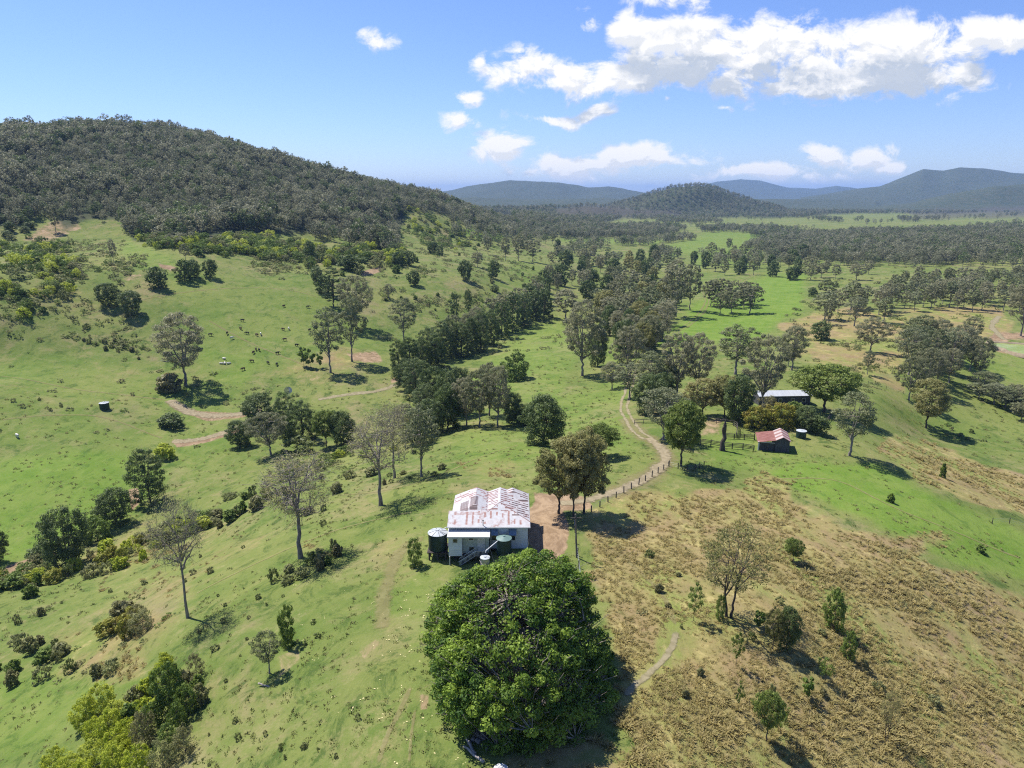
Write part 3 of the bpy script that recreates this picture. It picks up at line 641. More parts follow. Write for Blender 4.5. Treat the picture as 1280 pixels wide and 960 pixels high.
# ------------------------------------------------------------------ single trees, each where it grows
ONE = [ # kind, px, py, height px, width px, label
 ('sparse',235,772,142,66,'tall nearly leafless gum with one long leaning trunk on the left slope'),
 ('sparse',376,697,128,104,'wide thin-leaved twin-trunk gum on the ridge side left of the farmhouse'),
 ('sparse',476,632,112,84,'thin-leaved gum with a pale forked trunk up the slope behind the wide twin-trunk gum'),
 ('sparse',493,598,92,60,'thin-leaved gum just behind the forked pale-trunked gum'),
 ('gum_pale',527,596,88,46,'slim straight gum at the right end of the thin-leaved row above the creek'),
 ('gum_olive',699,642,92,72,'olive gum beside the red yard, nearest the rusty farmhouse roof'),
 ('gum_olive',717,646,100,60,'dark-trunked olive gum in the middle of the trio beside the red yard'),
 ('gum_olive',730,642,104,72,'olive gum beside the fence post, outermost of the trio by the red yard'),
 ('dense',680,555,62,62,'round dark green tree on the grass behind the olive gum trio'),
 ('shade',746,572,44,52,'flat-topped bright green tree just behind the olive gum trio'),
 ('shade',851,582,80,60,'bright green shade tree at the bend of the dirt drive'),
 ('gum_pale',829,550,66,56,'greyish willowy tree with a leaning trunk behind the bend of the drive'),
 ('gum',846,498,80,46,'tall grey gum left of the pair above the homestead paddock'),
 ('gum',871,494,76,44,'tall grey gum right of the pair above the homestead paddock'),
 ('gum_pale',812,502,62,48,'pale green gum by the drive in front of the wooded belt'),
 ('gum_olive',878,520,48,50,'broad olive tree above the timber cattle yards'),
 ('gum_olive',905,522,54,46,'yellowish olive tree behind the dead tree trunk'),
 ('dense',922,528,58,44,'dark tree with a yellow top beside the timber cattle yards'),
 ('gum_pale',919,468,62,56,'open pale gum standing on the bright green paddock'),
 ('gum',953,514,94,58,'large grey-brown gum hiding the left half of the white-roofed shed'),
 ('gum',990,463,56,42,'grey-brown gum behind the roof of the white-roofed shed'),
 ('shade',1030,515,62,76,'big spreading dark green tree right of the white-roofed shed'),
 ('gum_pale',1062,570,80,58,'round pale-trunked tree alone on the ridge right of the water tank'),
 ('yellow',944,536,30,34,'yellow-green bush at the left end of the garden behind the red shed'),
 ('brownbush',957,528,34,34,'reddish brown bush in the garden behind the red shed'),
 ('yellow',974,534,32,40,'yellow garden bush directly behind the red shed ridge'),
 ('greenbush',990,530,30,30,'bright green garden bush above the round water tank'),
 ('dense',1006,538,32,34,'dark bush just above the round water tank'),
 ('dense',1020,542,24,28,'low dark bush right of the round water tank'),
 ('open',912,771,112,100,'twin-trunked brown-leaved gum alone on the dry grass hill'),
 ('sapling',867,776,46,22,'thin bare sapling left of the brown-leaved gum'),
 ('greenbush',900,774,30,14,'narrow green sapling touching the brown-leaved gum'),
 ('gum_olive',966,812,50,28,'dark young gum, left of the two in the clump below the brown-leaved gum'),
 ('dense',983,812,52,30,'bigger young gum, right of the two in the clump below the brown-leaved gum'),
 ('sapling',949,786,22,16,'little dark sapling between the brown-leaved gum and the young pair'),
 ('shade',991,702,30,24,'round-topped little tree high on the dry hill'),
 ('greenbush',1042,786,50,26,'dense leaning young tree on the dry grass right of the young pair'),
 ('greenbush',1060,824,36,20,'small open young tree just below the dense leaning one'),
 ('sapling',1031,852,30,20,'small young tree with a dark stem lower on the dry hill'),
 ('sapling',1008,872,26,16,'faint thin sapling below the small dark-stemmed tree'),
 ('sapling',920,834,42,16,'slender sapling in the dry grass under the young pair'),
 ('sapling',923,890,36,12,'pole-thin sapling near the bottom of the dry hill'),
 ('shade',958,926,58,34,'bushy pale-stemmed young tree near the bottom of the dry hill'),
 ('sapling',975,920,40,18,'sapling touching the bushy pale-stemmed young tree'),
 ('open',1107,926,60,30,'spindly young tree alone at the lower right of the dry hill'),
 ('bush',1098,864,14,16,'small dark shrub on the open dry grass'),
 ('bush',1166,880,12,20,'low grey shrub far right on the dry grass'),
 ('greenbush',1113,628,12,9,'tiny green shrub at the edge of the bright green strip'),
 ('greenbush',1178,597,18,8,'narrow green shrub on the brown grass bank at right'),
 ('greenbush',1225,690,10,12,'green tuft at the lower edge of the bright green strip'),
 ('greenbush',518,706,34,22,'bright green little tree on the lawn left of the farmhouse tank'),
 ('greenbush',360,806,48,24,'pointed bright green young tree on the left lawn'),
 ('gum_pale',337,842,52,34,'grey-green young tree below the pointed bright green one'),
 ('greenbush',214,888,58,40,'tall leafy green tree in the middle of the lower left thicket'),
 ('greenbush',223,912,34,24,'small round green shrub at the foot of the lower left thicket'),
 ('dense',85,708,74,58,'large grey-green tree on the creek bank at far left'),
 ('dense',52,700,20,30,'dark shrub beside the sandy creek bed'),
 ('dense',145,655,46,46,'round dark tree on the creek bank above the large grey-green one'),
 ('oak',188,628,68,44,'dark grey creek tree next to the patch of pink sand'),
 ('lime',205,572,18,30,'low lime bush above the creek trees at left'),
 ('greenbush',122,676,34,34,'green bush between the two big creek-bank trees'),
 ('dense',-2,702,40,24,'dark tree cut by the left edge above the creek'),
 ('dense',215,533,17,34,'low dark bush by the bend of the sandy creek'),
 ('gum',232,482,90,72,'big grey gum with a dark shadow on the left paddock'),
 ('brownbush',212,488,22,34,'grey brush heap at the foot of the big paddock gum'),
 ('dense',325,532,42,46,'dome-shaped dark tree left of the windmill'),
 ('gum',338,568,54,50,'grey willow-like tree with a pale trunk below the windmill'),
 ('dense',300,558,34,34,'green tree at the left end of the windmill grove'),
 ('oak',357,545,54,30,'upright dark tree directly in front of the windmill'),
 ('oak',379,550,50,36,'dark tree on the right side of the windmill'),
 ('bush',374,565,22,40,'leafy green scrub under the windmill grove'),
 ('shade',408,558,46,34,'dark tree with a bright green top right of the windmill grove'),
 ('dense',430,558,44,34,'dark tree beside the green-topped one, before the thin-leaved gums'),
 ('gum_pale',413,466,80,42,'tall pale gum, left of the pair above the sandy creek track'),
 ('gum_pale',440,452,78,38,'tall pale gum with leaning foot, right of the pair above the creek track'),
 ('sapling',380,458,24,12,'leftmost sapling of the trio beside the tall pale gums'),
 ('sapling',388,460,24,12,'middle sapling of the trio beside the tall pale gums'),
 ('sapling',400,460,20,10,'rightmost sapling of the trio beside the tall pale gums'),
 ('gum_pale',505,430,56,34,'slender pale gum on the slope before the river oaks'),
 ('gum',445,408,62,44,'grey gum beside the dark pine on the hillside paddock'),
 ('pine',417,384,50,26,'dark pine with tiered branches on the hillside paddock'),
 ('dense',405,366,22,20,'small dark tree touching the dark pine'),
 ('dense',396,352,18,18,'round dark tree up the slope from the dark pine'),
 ('dense',198,360,26,25,'round dark tree, lower of the row below the red scar'),
 ('dense',231,351,26,22,'round dark tree in the middle of the row beside the red scar'),
 ('dense',243,347,22,18,'small round dark tree touching the middle one by the red scar'),
 ('dense',263,347,22,17,'round dark tree at the right end of the row by the red scar'),
 ('gum',232,325,20,13,'thin grey tree standing just above the red scar'),
 ('dense',136,383,29,29,'round dark tree, left of the pair on the upper paddock'),
 ('dense',165,394,30,30,'round dark tree, right of the pair on the upper paddock'),
 ('gum',142,326,26,12,'thin dark tree alone on the scrubby slope'),
 ('gum',70,290,32,18,'bare-trunked tree on the pale scar under the wooded hill'),
 ('dense',441,338,19,34,'wide dark clump with a bare patch beside it'),
 ('dense',497,332,17,18,'left one of the two dark round trees on the mid hillside'),
 ('dense',511,332,18,18,'right one of the two dark round trees on the mid hillside'),
 ('dense',541,318,15,14,'dark round tree high on the open hillside'),
 ('dense',550,320,13,12,'smaller dark tree beside the high round one'),
 ('dense',517,357,18,16,'dark round tree alone above the low scrub'),
 ('dense',582,350,24,19,'dark round tree on the slope left of its smaller twin'),
 ('dense',617,348,22,16,'dark narrow tree right of the round slope tree'),
 ('gum',597,334,19,16,'grey tree above the round slope tree'),
 ('gum',486,373,18,14,'small brownish tree among the low hillside scrub'),
 ('dense',388,325,23,14,'dark upright tree in the scrub under the wooded hill'),
 ('oak',568,396,30,12,'thin dark tree at the upper end of the river oaks'),
 ('oak',585,388,26,10,'second thin dark tree at the upper end of the river oaks'),
 ('dense',707,337,24,18,'dark round tree with a shadow on the middle slope'),
 ('cypress',697,320,20,8,'dark column-shaped tree on the middle slope'),
 ('dense',660,297,10,10,'small dark round tree below the far grey woods'),
 ('gum',731,332,21,22,'round brown tree right of the dark round one on the middle slope'),
 ('gum',690,331,16,12,'grey tree left of the dark round one on the middle slope'),
 ('gum',610,318,22,13,'dark tree at the left of the middle slope group'),
 ('gum',632,326,28,14,'tall grey tree, first of the middle slope group'),
 ('gum',648,326,32,20,'tall grey tree, second of the middle slope group'),
 ('gum',666,327,26,22,'broad grey tree, last of the middle slope group'),
 ('gum',728,470,92,60,'large domed gum alone in the middle of the valley grass'),
 ('dense',747,458,50,26,'dark tree behind the large domed gum of the valley'),
 ('gum',765,486,34,32,'low brown-leaved tree right of the large domed gum'),
 ('gum',784,474,66,44,'broad grey gum at the front of the valley wood'),
 ('gum',707,400,38,40,'round-headed grey gum behind the large domed one'),
 ('greenbush',645,474,34,36,'bright leafy tree among the valley grass right of the river oaks'),
 ('gum',845,396,62,36,'tall gum with a clear trunk beside the green strip'),
 ('gum',862,388,56,30,'slim tall gum right at the near edge of the green strip'),
 ('dense',1015,371,12,12,'dark round bush on the middle paddock at right'),
 ('dense',1026,425,24,26,'dark round bush above the big spreading tree'),
 ('gum',985,458,28,24,'thin tree on the brown mottled grass'),
 ('gum_pale',1084,468,30,16,'slim green tree at the edge of the mottled grass'),
 ('gum',1088,440,44,40,'open gum with a pale trunk on the mottled grass'),
 ('dense',1142,417,12,9,'small dark tree in the centre of the mottled grass'),
 ('gum',1213,432,36,26,'leaning gum casting a shadow towards the farm dam'),
 ('gum',1276,420,66,40,'tall dark gum behind the farm dam'),
 ('gum_olive',1157,535,62,56,'broad tree with dark base on the flat beyond the brown bank'),
 ('gum',1136,500,54,38,'grey gum left of the broad dark-based tree'),
 ('cypress',1271,318,12,12,'dark tree on the far right slope'),
 ('dense',991,350,17,20,'dark round tree at the end of the grassy lane'),
 ('dense',966,346,20,14,'dark tree beside the grassy lane'),
]
for k_, px, py, h, w, lb in ONE: plant(k_, px, py, h, w, lb)

# ------------------------------------------------------------------ trees in rows and groves: alike, but each its own object
def grove(items, label, group):
    for it in items: plant(it[0], it[1], it[2], it[3], it[4]*1.12 if len(it) > 4 else None, label, group)
grove([('oak',499,472,46,24),('oak',513,466,44,24),('oak',527,462,40,22),('oak',536,456,46,24),('oak',552,450,48,26),('oak',563,446,46,24),('oak',577,446,42,24),
       ('oak',590,442,44,22),('oak',601,438,50,24),('oak',614,432,44,22),('oak',627,422,44,22),('oak',641,414,48,22),('oak',655,408,42,22),('oak',669,400,38,20),('oak',680,396,36,20),
       ('oak',520,496,48,34),('oak',508,488,40,26),('gum',596,428,44,26),('gum',620,414,44,26),('gum',648,402,42,26),('oak',662,396,40,24),('gum',566,440,46,26),('gum',584,436,44,24),('oak',545,460,42,26),('gum',634,408,42,24),('dense',541,508,50,34),('dense',560,516,54,36),('oak',531,520,40,30)],
      'dark or greyish tree in the unbroken line of river oaks along the creek', 'river oaks along the creek')
grove([('gum',600,534,72,38),('gum',622,533,74,38),('gum',583,532,60,34),('dense',560,536,54,36),('dense',540,544,46,34),('dense',640,530,40,26),('gum',612,520,66,36),
       ('dense',520,556,46,36),('gum',505,548,44,30),('dense',573,520,60,34),('dense',655,532,28,24)],
      'tree of the thick grove where the creek passes behind the ridge', 'creek grove behind the ridge')
def pick(poly, n, gap, seed):
    rng = np.random.default_rng(seed); out = []
    P_ = np.array(poly, float); x0, y0 = P_.min(0); x1, y1 = P_.max(0); tries = 0
    while len(out) < n and tries < 6000:
        tries += 1
        x, y = rng.uniform(x0, x1), rng.uniform(y0, y1)
        if seg_dist(np.array([x]), np.array([y]), poly)[0] < 0: continue
        if any(abs(x-a)/gap+abs(y-b)/(gap*.5) < 1 for a, b in out): continue
        out.append((x, y))
    return sorted(out, key=lambda p: p[1])
def wood_patch(poly, n, gap, seed, kinds, metres, label, group, wf=.62):
    rng = np.random.default_rng(seed+1)
    for x, y in pick(poly, n, gap, seed):
        Z = at(x, y)[3]; h = rng.uniform(*metres)*F/Z
        kd = kinds[rng.integers(len(kinds))]
        plant(kd, x, y, h, h*wf*rng.uniform(.8, 1.25), label, group)
wood_patch([(742,402),(760,440),(800,455),(825,445),(838,405),(856,372),(850,350),(815,322),(780,318),(750,345),(722,372),(735,392)], 66, 13, 3, ['gum','gum','gum_pale','gum_olive','dense'], (15,21),
           'grey-brown gum in the wood at the middle of the valley', 'valley wood', .7)
wood_patch([(672,392),(700,372),(740,350),(770,330),(745,322),(700,350),(660,375)], 20, 12, 4, ['gum','dense','oak'], (14,19),
           'tree in the belt climbing from the river oaks to the valley wood', 'belt above the river oaks', .6)
wood_patch([(885,394),(945,396),(950,378),(890,374)], 9, 14, 5, ['gum'], (15,20), 'grey-brown gum in the clump on the bright green paddock', 'clump on the green paddock', .8)
wood_patch([(1030,412),(1100,408),(1120,392),(1060,372),(1030,380)], 11, 16, 6, ['gum','gum','gum_pale'], (14,20), 'gum left of the mottled grass on the right-hand flat', 'gums left of the mottled grass', .65)
wood_patch([(1105,388),(1240,392),(1300,388),(1300,352),(1200,350),(1110,358)], 64, 12, 7, ['gum','gum','gum_pale'], (12,17), 'grey gum in the long wood behind the mottled grass', 'long grey wood at right', .65)
wood_patch([(1125,470),(1160,490),(1215,500),(1225,470),(1180,440),(1140,440)], 17, 17, 8, ['gum','gum','gum_pale'], (14,20), 'gum in the grove on the flat below the farm dam', 'grove below the dam', .62)
wood_patch([(1212,500),(1240,508),(1290,532),(1300,515),(1250,492),(1220,488)], 12, 12, 9, ['gum_pale','gum'], (6,9), 'low grey-green tree in the row at the right edge of the flat', 'row of low trees at right', 1.05)
wood_patch([(865,345),(960,345),(1000,340),(1010,318),(940,308),(860,322),(870,338)], 24, 17, 10, ['gum','gum','dense'], (14,20), 'tree of the scattered belt beyond the bright green paddock', 'scattered belt beyond the paddock', .75)
wood_patch([(1000,352),(1090,352),(1090,328),(1010,330)], 12, 18, 11, ['gum'], (12,17), 'lone grey gum on the far grazing land at right', 'scattered far gums', .8)
wood_patch([(600,300),(690,306),(735,300),(730,285),(640,282),(600,286)], 22, 14, 12, ['gum'], (13,18), 'small grey gum on the slope under the far woods', 'gums under the far woods', .7)
wood_patch([(782,505),(800,500),(800,520),(840,512),(838,498),(800,480),(786,485)], 5, 16, 13, ['gum_pale','dense'], (9,13), 'tree beside the drive north of its bend', 'trees beside the drive', .8)

# ------------------------------------------------------------------ shrubs, each its own object
def shrubs(poly, n, gap, seed, kinds, metres, label, group, wf=1.0):
    rng = np.random.default_rng(seed+1)
    for x, y in pick(poly, n, gap, seed):
        Z = at(x, y)[3]; h = rng.uniform(*metres)*F/Z
        plant(kinds[rng.integers(len(kinds))], x, y, h, h*wf*rng.uniform(.75, 1.5), label, group)
LIME = [(128,893,40,38,'lime'),(108,905,34,34,'lime'),(150,905,30,34,'lime'),(140,922,36,36,'lime'),(118,925,28,28,'lime'),(160,928,30,30,'lime'),(150,944,34,34,'lime'),(120,958,34,38,'lime'),(145,966,36,36,'lime'),(68,965,30,32,'lime'),(88,972,30,34,'lime'),(105,985,34,36,'lime'),(172,968,36,36,'lime'),(202,858,30,24,'lime'),(186,868,22,22,'lime'),(208,838,22,20,'lime'),(186,895,24,28,'lime')]
for i, (x, y, h, w, k_) in enumerate(LIME): plant(k_, x, y, h, w, 'bright lime-green bush in the lower left thicket', 'lime bushes of the thicket')
for x, y, h, w in [(182,932,44,34),(230,862,26,26),(246,845,28,22),(205,958,34,34),(232,940,34,32),(170,880,22,20),(250,880,24,20)]:
    plant('brownbush', x, y, h, w, 'brownish twiggy bush in the lower left thicket', 'brown bushes of the thicket')
for x, y, h, w in [(190,912,32,30),(235,893,38,28),(166,902,24,24),(214,868,34,26),(248,868,24,20),(212,935,30,28)]:
    plant('greenbush', x, y, h, w, 'mid-green bush in the lower left thicket', 'green bushes of the thicket')
shrubs([(135,812),(190,800),(200,780),(150,770),(125,790)], 7, 14, 20, ['brownbush','yellow'], (2.5,3.8), 'tall dark-based bush in the row under the leaning bare gum', 'bushes under the leaning gum')
shrubs([(60,742),(130,718),(185,700),(180,680),(110,695),(60,722)], 14, 14, 21, ['lime','yellow','bush'], (2,4), 'yellow-green creek-side bush left of the leaning bare gum', 'yellow creek-side bushes')
shrubs([(190,690),(240,672),(330,640),(350,620),(320,615),(260,645),(190,672)], 20, 13, 22, ['brownbush','bush','greenbush','lime'], (2,4.2), 'bush in the creek-side strip behind the leaning bare gum', 'creek-side bush strip')
shrubs([(-10,760),(60,742),(60,722),(-10,735)], 8, 14, 23, ['bush','greenbush'], (2,3.5), 'bush at the left end of the creek-side strip', 'left creek-side bushes')
shrubs([(-10,850),(0,790),(60,760),(75,800),(70,850),(20,870)], 11, 18, 24, ['bush','greenbush','brownbush'], (1.5,3.2), 'grey-green shrub on the steep slope at far left', 'shrubs on the far left slope')
shrubs([(60,845),(140,850),(140,815),(70,800)], 6, 20, 25, ['brownbush','bush'], (1.5,2.6), 'grey shrub between the far left slope and the bush row', 'grey slope shrubs')
shrubs([(340,745),(385,722),(440,690),(420,684),(370,706),(335,728)], 13, 11, 26, ['bush','greenbush','brownbush'], (1.0,2.4), 'shrub around the foot of the twin-trunk gum', 'shrubs at the twin-trunk gum')
shrubs([(480,606),(560,594),(555,586),(480,596)], 8, 12, 27, ['brownbush','bush'], (.8,1.8), 'low shrub at the foot of the thin-leaved gum row', 'shrubs at the gum row')
shrubs([(400,660),(470,600),(440,560),(330,590),(330,620),(380,640)], 14, 18, 28, ['brownbush','bush'], (1.2,2.8), 'scrubby bush on the slope behind the twin-trunk gum', 'bushes behind the twin-trunk gum')
shrubs([(240,760),(330,720),(420,800),(300,860),(250,850)], 15, 24, 29, ['bush'], (.4,1.0), 'small weed clump on the left lawn slope', 'weed clumps on the left lawn')
shrubs([(330,880),(470,860),(430,960),(250,960),(240,910)], 10, 26, 30, ['bush'], (.35,.8), 'low weed clump on the grass near the bottom', 'weed clumps near the bottom')
shrubs([(60,760),(230,700),(330,680),(230,740),(130,760)], 10, 24, 31, ['bush'], (.6,1.4), 'small dark shrub on the smooth slope above the bush row', 'shrubs on the smooth slope')
shrubs([(0,335),(60,300),(130,300),(180,340),(110,420),(30,410)], 10, 22, 32, ['bush','bush','greenbush'], (1.8,4.0), 'green shrub on the scrubby hillside at upper left', 'scrubby hillside shrubs')
shrubs([(180,300),(340,300),(470,320),(560,330),(480,350),(350,345),(240,320)], 22, 18, 33, ['greenbush','bush'], (2.5,6), 'green bush on the slope right under the wooded hill', 'bushes under the wooded hill', 1.2)
shrubs([(520,262),(585,282),(640,312),(600,335),(540,320),(512,290)], 12, 18, 34, ['bush','greenbush'], (2.5,5), 'shrub on the open spur at the right end of the wooded hill', 'shrubs on the open spur', 1.2)
shrubs([(-10,272),(40,278),(45,310),(-10,325)], 10, 12, 35, ['dense','greenbush'], (4,8), 'dark bush at the left edge under the wooded hill', 'bushes at the left edge', 1.3)
shrubs([(480,375),(570,362),(600,372),(560,392),(500,392)], 12, 14, 36, ['bush','greenbush'], (1.5,3.0), 'low bush in the scrub band across the hillside paddock', 'scrub band bushes', 1.3)
shrubs([(0,500),(60,500),(90,510),(60,520),(0,512)], 5, 22, 37, ['bush'], (.8,1.8), 'grey tuft left of the paddock water tank', 'tufts by the paddock tank')
shrubs([(100,420),(160,430),(190,450),(150,448),(110,432)], 12, 12, 38, ['bush','brownbush'], (1.0,2.6), 'shrub along the gully across the left paddock', 'gully shrubs')
shrubs([(780,690),(860,660),(1000,720),(1100,820),(1000,900),(880,920),(820,840)], 14, 50, 39, ['bush','brownbush'], (.6,1.3), 'low dark tussock shrub on the dry hill', 'shrubs on the dry hill')
shrubs([(1000,470),(1100,455),(1120,470),(1060,480)], 6, 18, 40, ['bush'], (1,2), 'shrub on the mottled grass behind the spreading tree', 'shrubs on mottled grass')
shrubs([(1180,535),(1220,540),(1215,552),(1180,548)], 6, 14, 41, ['bush'], (.8,1.6), 'dark fallen brush on the flat beyond the brown bank', 'brush on the flat')
shrubs([(600,350),(680,335),(720,350),(680,370),(620,378)], 12, 16, 42, ['bush','greenbush','dense'], (2,5), 'bush on the slope above the river oaks', 'bushes above the river oaks')
shrubs([(1040,360),(1280,335),(1280,350),(1100,372)], 10, 24, 43, ['bush','dense'], (2,4), 'bush on the far right grazing slope', 'bushes on the far right slope')

# ------------------------------------------------------------------ the great fig
fx, fy = 0.1, 70.2; fz = float(ground(fx, fy)[0])
ftm, fcm = make_tree('fig', 77, H=13.8, R=11.6, cb=.05, trunk_r=.8, clumps=640, leaves=250, leaf=.165, cr=1.0, flat=.7, limbs=14, inner=.55, stems=1, leafmat='fig', bark='bark_pale', dome=2.3, prof=.9, fork=3.2, outward=.35, lobes=.75, hole=.04, twigs=1)
fig = empty('fig_tree', (fx, fy, fz), .6)
link('trunk', ftm, fig); link('crown', fcm, fig)
tag(fig, 'huge dome-shaped fig tree with dense glossy crown in front of the farmhouse', 'tree')

# ------------------------------------------------------------------ woods too thick to count: one object each, trees scattered over points
def scatter(name, X, Y, variants_, smin, smax, label=None, kind='stuff', flatten=1.0, seed=5, sz=None):
    rng = np.random.default_rng(seed)
    Z = ground(X, Y)-.1; n = len(X)
    me = bpy.data.meshes.new(name); me.vertices.add(n); me.vertices.foreach_set('co', np.stack([X, Y, Z], 1).astype(np.float32).ravel())
    s = rng.uniform(smin, smax, n)*(sz if sz is not None else 1)
    sc = np.stack([s*rng.uniform(.85, 1.25, n), s*rng.uniform(.85, 1.25, n), s*flatten*rng.uniform(.85, 1.15, n)], 1)
    a = me.attributes.new('size', 'FLOAT_VECTOR', 'POINT'); a.data.foreach_set('vector', sc.astype(np.float32).ravel())
    a = me.attributes.new('turn', 'FLOAT_VECTOR', 'POINT'); a.data.foreach_set('vector', np.stack([np.zeros(n), np.zeros(n), rng.uniform(0, 6.28, n)], 1).astype(np.float32).ravel())
    a = me.attributes.new('pick', 'INT', 'POINT'); a.data.foreach_set('value', rng.integers(0, len(variants_), n).astype(np.int32))
    o = link(name, me)
    ng = bpy.data.node_groups.new(name+'_nodes', 'GeometryNodeTree')
    ng.interface.new_socket('Geometry', in_out='INPUT', socket_type='NodeSocketGeometry'); ng.interface.new_socket('Geometry', in_out='OUTPUT', socket_type='NodeSocketGeometry')
    gi = ng.nodes.new('NodeGroupInput'); go = ng.nodes.new('NodeGroupOutput')
    j = ng.nodes.new('GeometryNodeJoinGeometry')
    def attr(nm, t):
        nd = ng.nodes.new('GeometryNodeInputNamedAttribute'); nd.data_type = t; nd.inputs[0].default_value = nm; return nd.outputs[0]
    g2i = ng.nodes.new('GeometryNodeGeometryToInstance')
    for v in reversed(variants_):
        oi = ng.nodes.new('GeometryNodeObjectInfo'); oi.inputs[0].default_value = v; oi.inputs['As Instance'].default_value = True
        ng.links.new(oi.outputs['Geometry'], j.inputs[0])
    ip = ng.nodes.new('GeometryNodeInstanceOnPoints'); ip.inputs['Pick Instance'].default_value = True
    ng.links.new(gi.outputs[0], ip.inputs['Points']); ng.links.new(j.outputs[0], ip.inputs['Instance'])
    ng.links.new(attr('pick', 'INT'), ip.inputs['Instance Index']); ng.links.new(attr('turn', 'FLOAT_VECTOR'), ip.inputs['Rotation']); ng.links.new(attr('size', 'FLOAT_VECTOR'), ip.inputs['Scale'])
    ng.links.new(ip.outputs[0], go.inputs[0])
    md = o.modifiers.new('scatter', 'NODES'); md.node_group = ng
    tag(o, label, None, None, kind); return o
def merged_obj(name, pair):      # a source tree kept out of the scene
    tm, cm = pair
    V = []; Fq = []; T = []; MI = []; b = 0
    for mi, me in enumerate((tm, cm)):
        v = np.empty(len(me.vertices)*3, np.float32); me.vertices.foreach_get('co', v)
        f = np.empty(len(me.loops), np.int32); me.loops.foreach_get('vertex_index', f)
        t = np.zeros(len(me.vertices), np.float32)
        if 'tint' in me.attributes: me.attributes['tint'].data.foreach_get('value', t)
        V.append(v.reshape(-1, 3)); Fq.append(f.reshape(-1, 4)+b); T.append(t); MI.append(np.full(len(me.polygons), mi, np.int32)); b += len(me.vertices)
    me = mesh_np(name, np.concatenate(V), np.concatenate(Fq), {'tint': np.concatenate(T)})
    me.materials.append(tm.materials[0]); me.materials.append(cm.materials[0]); me.polygons.foreach_set('material_index', np.concatenate(MI))
    return bpy.data.objects.new(name, me)
far_src = []
for i in range(6):
    far_src.append(merged_obj('woodland_tree', make_tree('woodland', 900+i, H=18, R=4.9, clumps=20+i % 3*5, leaves=18, leaf=.66, cr=1.6, flat=.85, cb=.3, trunk_r=.3, limbs=3, sides=3, leafmat='gum_far' if i < 5 else 'dense', bark='bark_pale', low=.3)))
def ring_points(a0, a1, r0, r1, s0, k, seed):
    rng = np.random.default_rng(seed); xs = []; ys = []; r = r0
    while r < r1:
        s = max(s0, k*r); nn = max(1, int((a1-a0)*r/s))
        a = a0+(np.arange(nn)+rng.uniform(-.45, .45, nn)+.5)*(a1-a0)/nn; ri = r+rng.uniform(-.5, .5, nn)*s
        xs.append(ri*np.sin(a)); ys.append(ri*np.cos(a)); r += s*.92
    return np.concatenate(xs), np.concatenate(ys)
# wooded hill at the left
X, Y = ring_points(math.radians(-46), math.radians(-2), 480, 1900, 6.6, .0, 1)
zz = ground(X, Y); px, py, _ = project(X, Y, zz)
mk = area(px, py, DEEPWOOD[0][0], 4.5, 26, sx=45, sy=20, seed=140)*(.55+.45*sstep(-.35, .0, fbm(X/70, Y/70, 46, 3)))
rng = np.random.default_rng(2); keep = (mk > rng.uniform(.2, .8, len(X))) & (px > -150) & (px < 660)
szf = .62+.75*sstep(-.5, .6, fbm(X[keep]/60, Y[keep]/60, 45, 3))
scatter('hill_forest', X[keep], Y[keep], far_src, .50, .95, 'grey-green gum forest covering the hill at the left', seed=3, sz=szf)
print('hill forest', keep.sum())
# woods of the far valley
X, Y = ring_points(math.radians(-14), math.radians(44), 850, 4300, 9, .0062, 4)
zz = ground(X, Y); px, py, _ = project(X, Y, zz)
mk = np.zeros(len(X))
for i in (1, 2, 3): mk = np.maximum(mk, area(px, py, DEEPWOOD[i][0], 1.5, 5, sx=40, sy=6, seed=140+i))
BELTS = [([(840,262),(1300,262),(1300,292),(840,290)],.16),([(1060,258),(1300,258),(1300,266),(1060,266)],.8),([(560,300),(700,302),(700,282),(560,276)],.45),([(690,290),(840,293),(860,285),(700,281)],.85),([(730,303),(800,306),(880,304),(880,300),(740,298)],.7),
         ([(880,302),(960,305),(950,312),(880,309)],.5),([(985,318),(1300,324),(1300,338),(1000,332)],.4),([(700,322),(720,300),(760,302),(740,325)],.3),([(820,330),(900,320),(870,312),(810,318)],.5),
         ([(870,291),(1010,288),(1010,284),(870,287)],.75),([(1100,276),(1180,277),(1180,273),(1110,272)],.6),([(820,280),(905,281),(905,276),(820,276)],.8),([(860,335),(990,332),(990,322),(860,326)],.35),([(600,312),(760,318),(760,300),(600,296)],.18),([(1190,288),(1300,286),(1300,272),(1190,280)],.35),([(1015,284),(1055,285),(1050,276),(1010,276)],.5)]
for i, (pl, kk) in enumerate(BELTS): mk = np.maximum(mk, area(px, py, pl, 1.5, 5, sx=30, sy=6, seed=300+i)*kk)
rng = np.random.default_rng(6)
bare = np.maximum(area(px, py, [(690,262),(770,258),(860,268),(800,272),(700,276)], 2, 4)*.8, 0)
for pl in ([(905,277),(1000,276),(1090,281),(1240,276),(1290,270),(1300,280),(1180,286),(1060,289),(905,284)], [(1040,270),(1180,267),(1260,268),(1180,274),(1060,276)], [(690,297),(830,299),(820,304),(700,303)], [(820,306),(905,296),(960,296),(960,303),(860,325)]): bare = np.maximum(bare, area(px, py, pl, 1.5, 3, sx=40, sy=6, seed=700))
keep = (mk*(1-bare) > rng.uniform(.12, .95, len(X))) & (px > 540) & (px < 1420)
sz = np.maximum(1, np.hypot(X, Y)[keep]*.0058/13)
scatter('valley_woodland', X[keep], Y[keep], far_src, .60, .95, 'far grey-green woodland along the valley floor and its hills', seed=7, sz=np.minimum(sz, 1.15))
print('valley woodland', keep.sum())

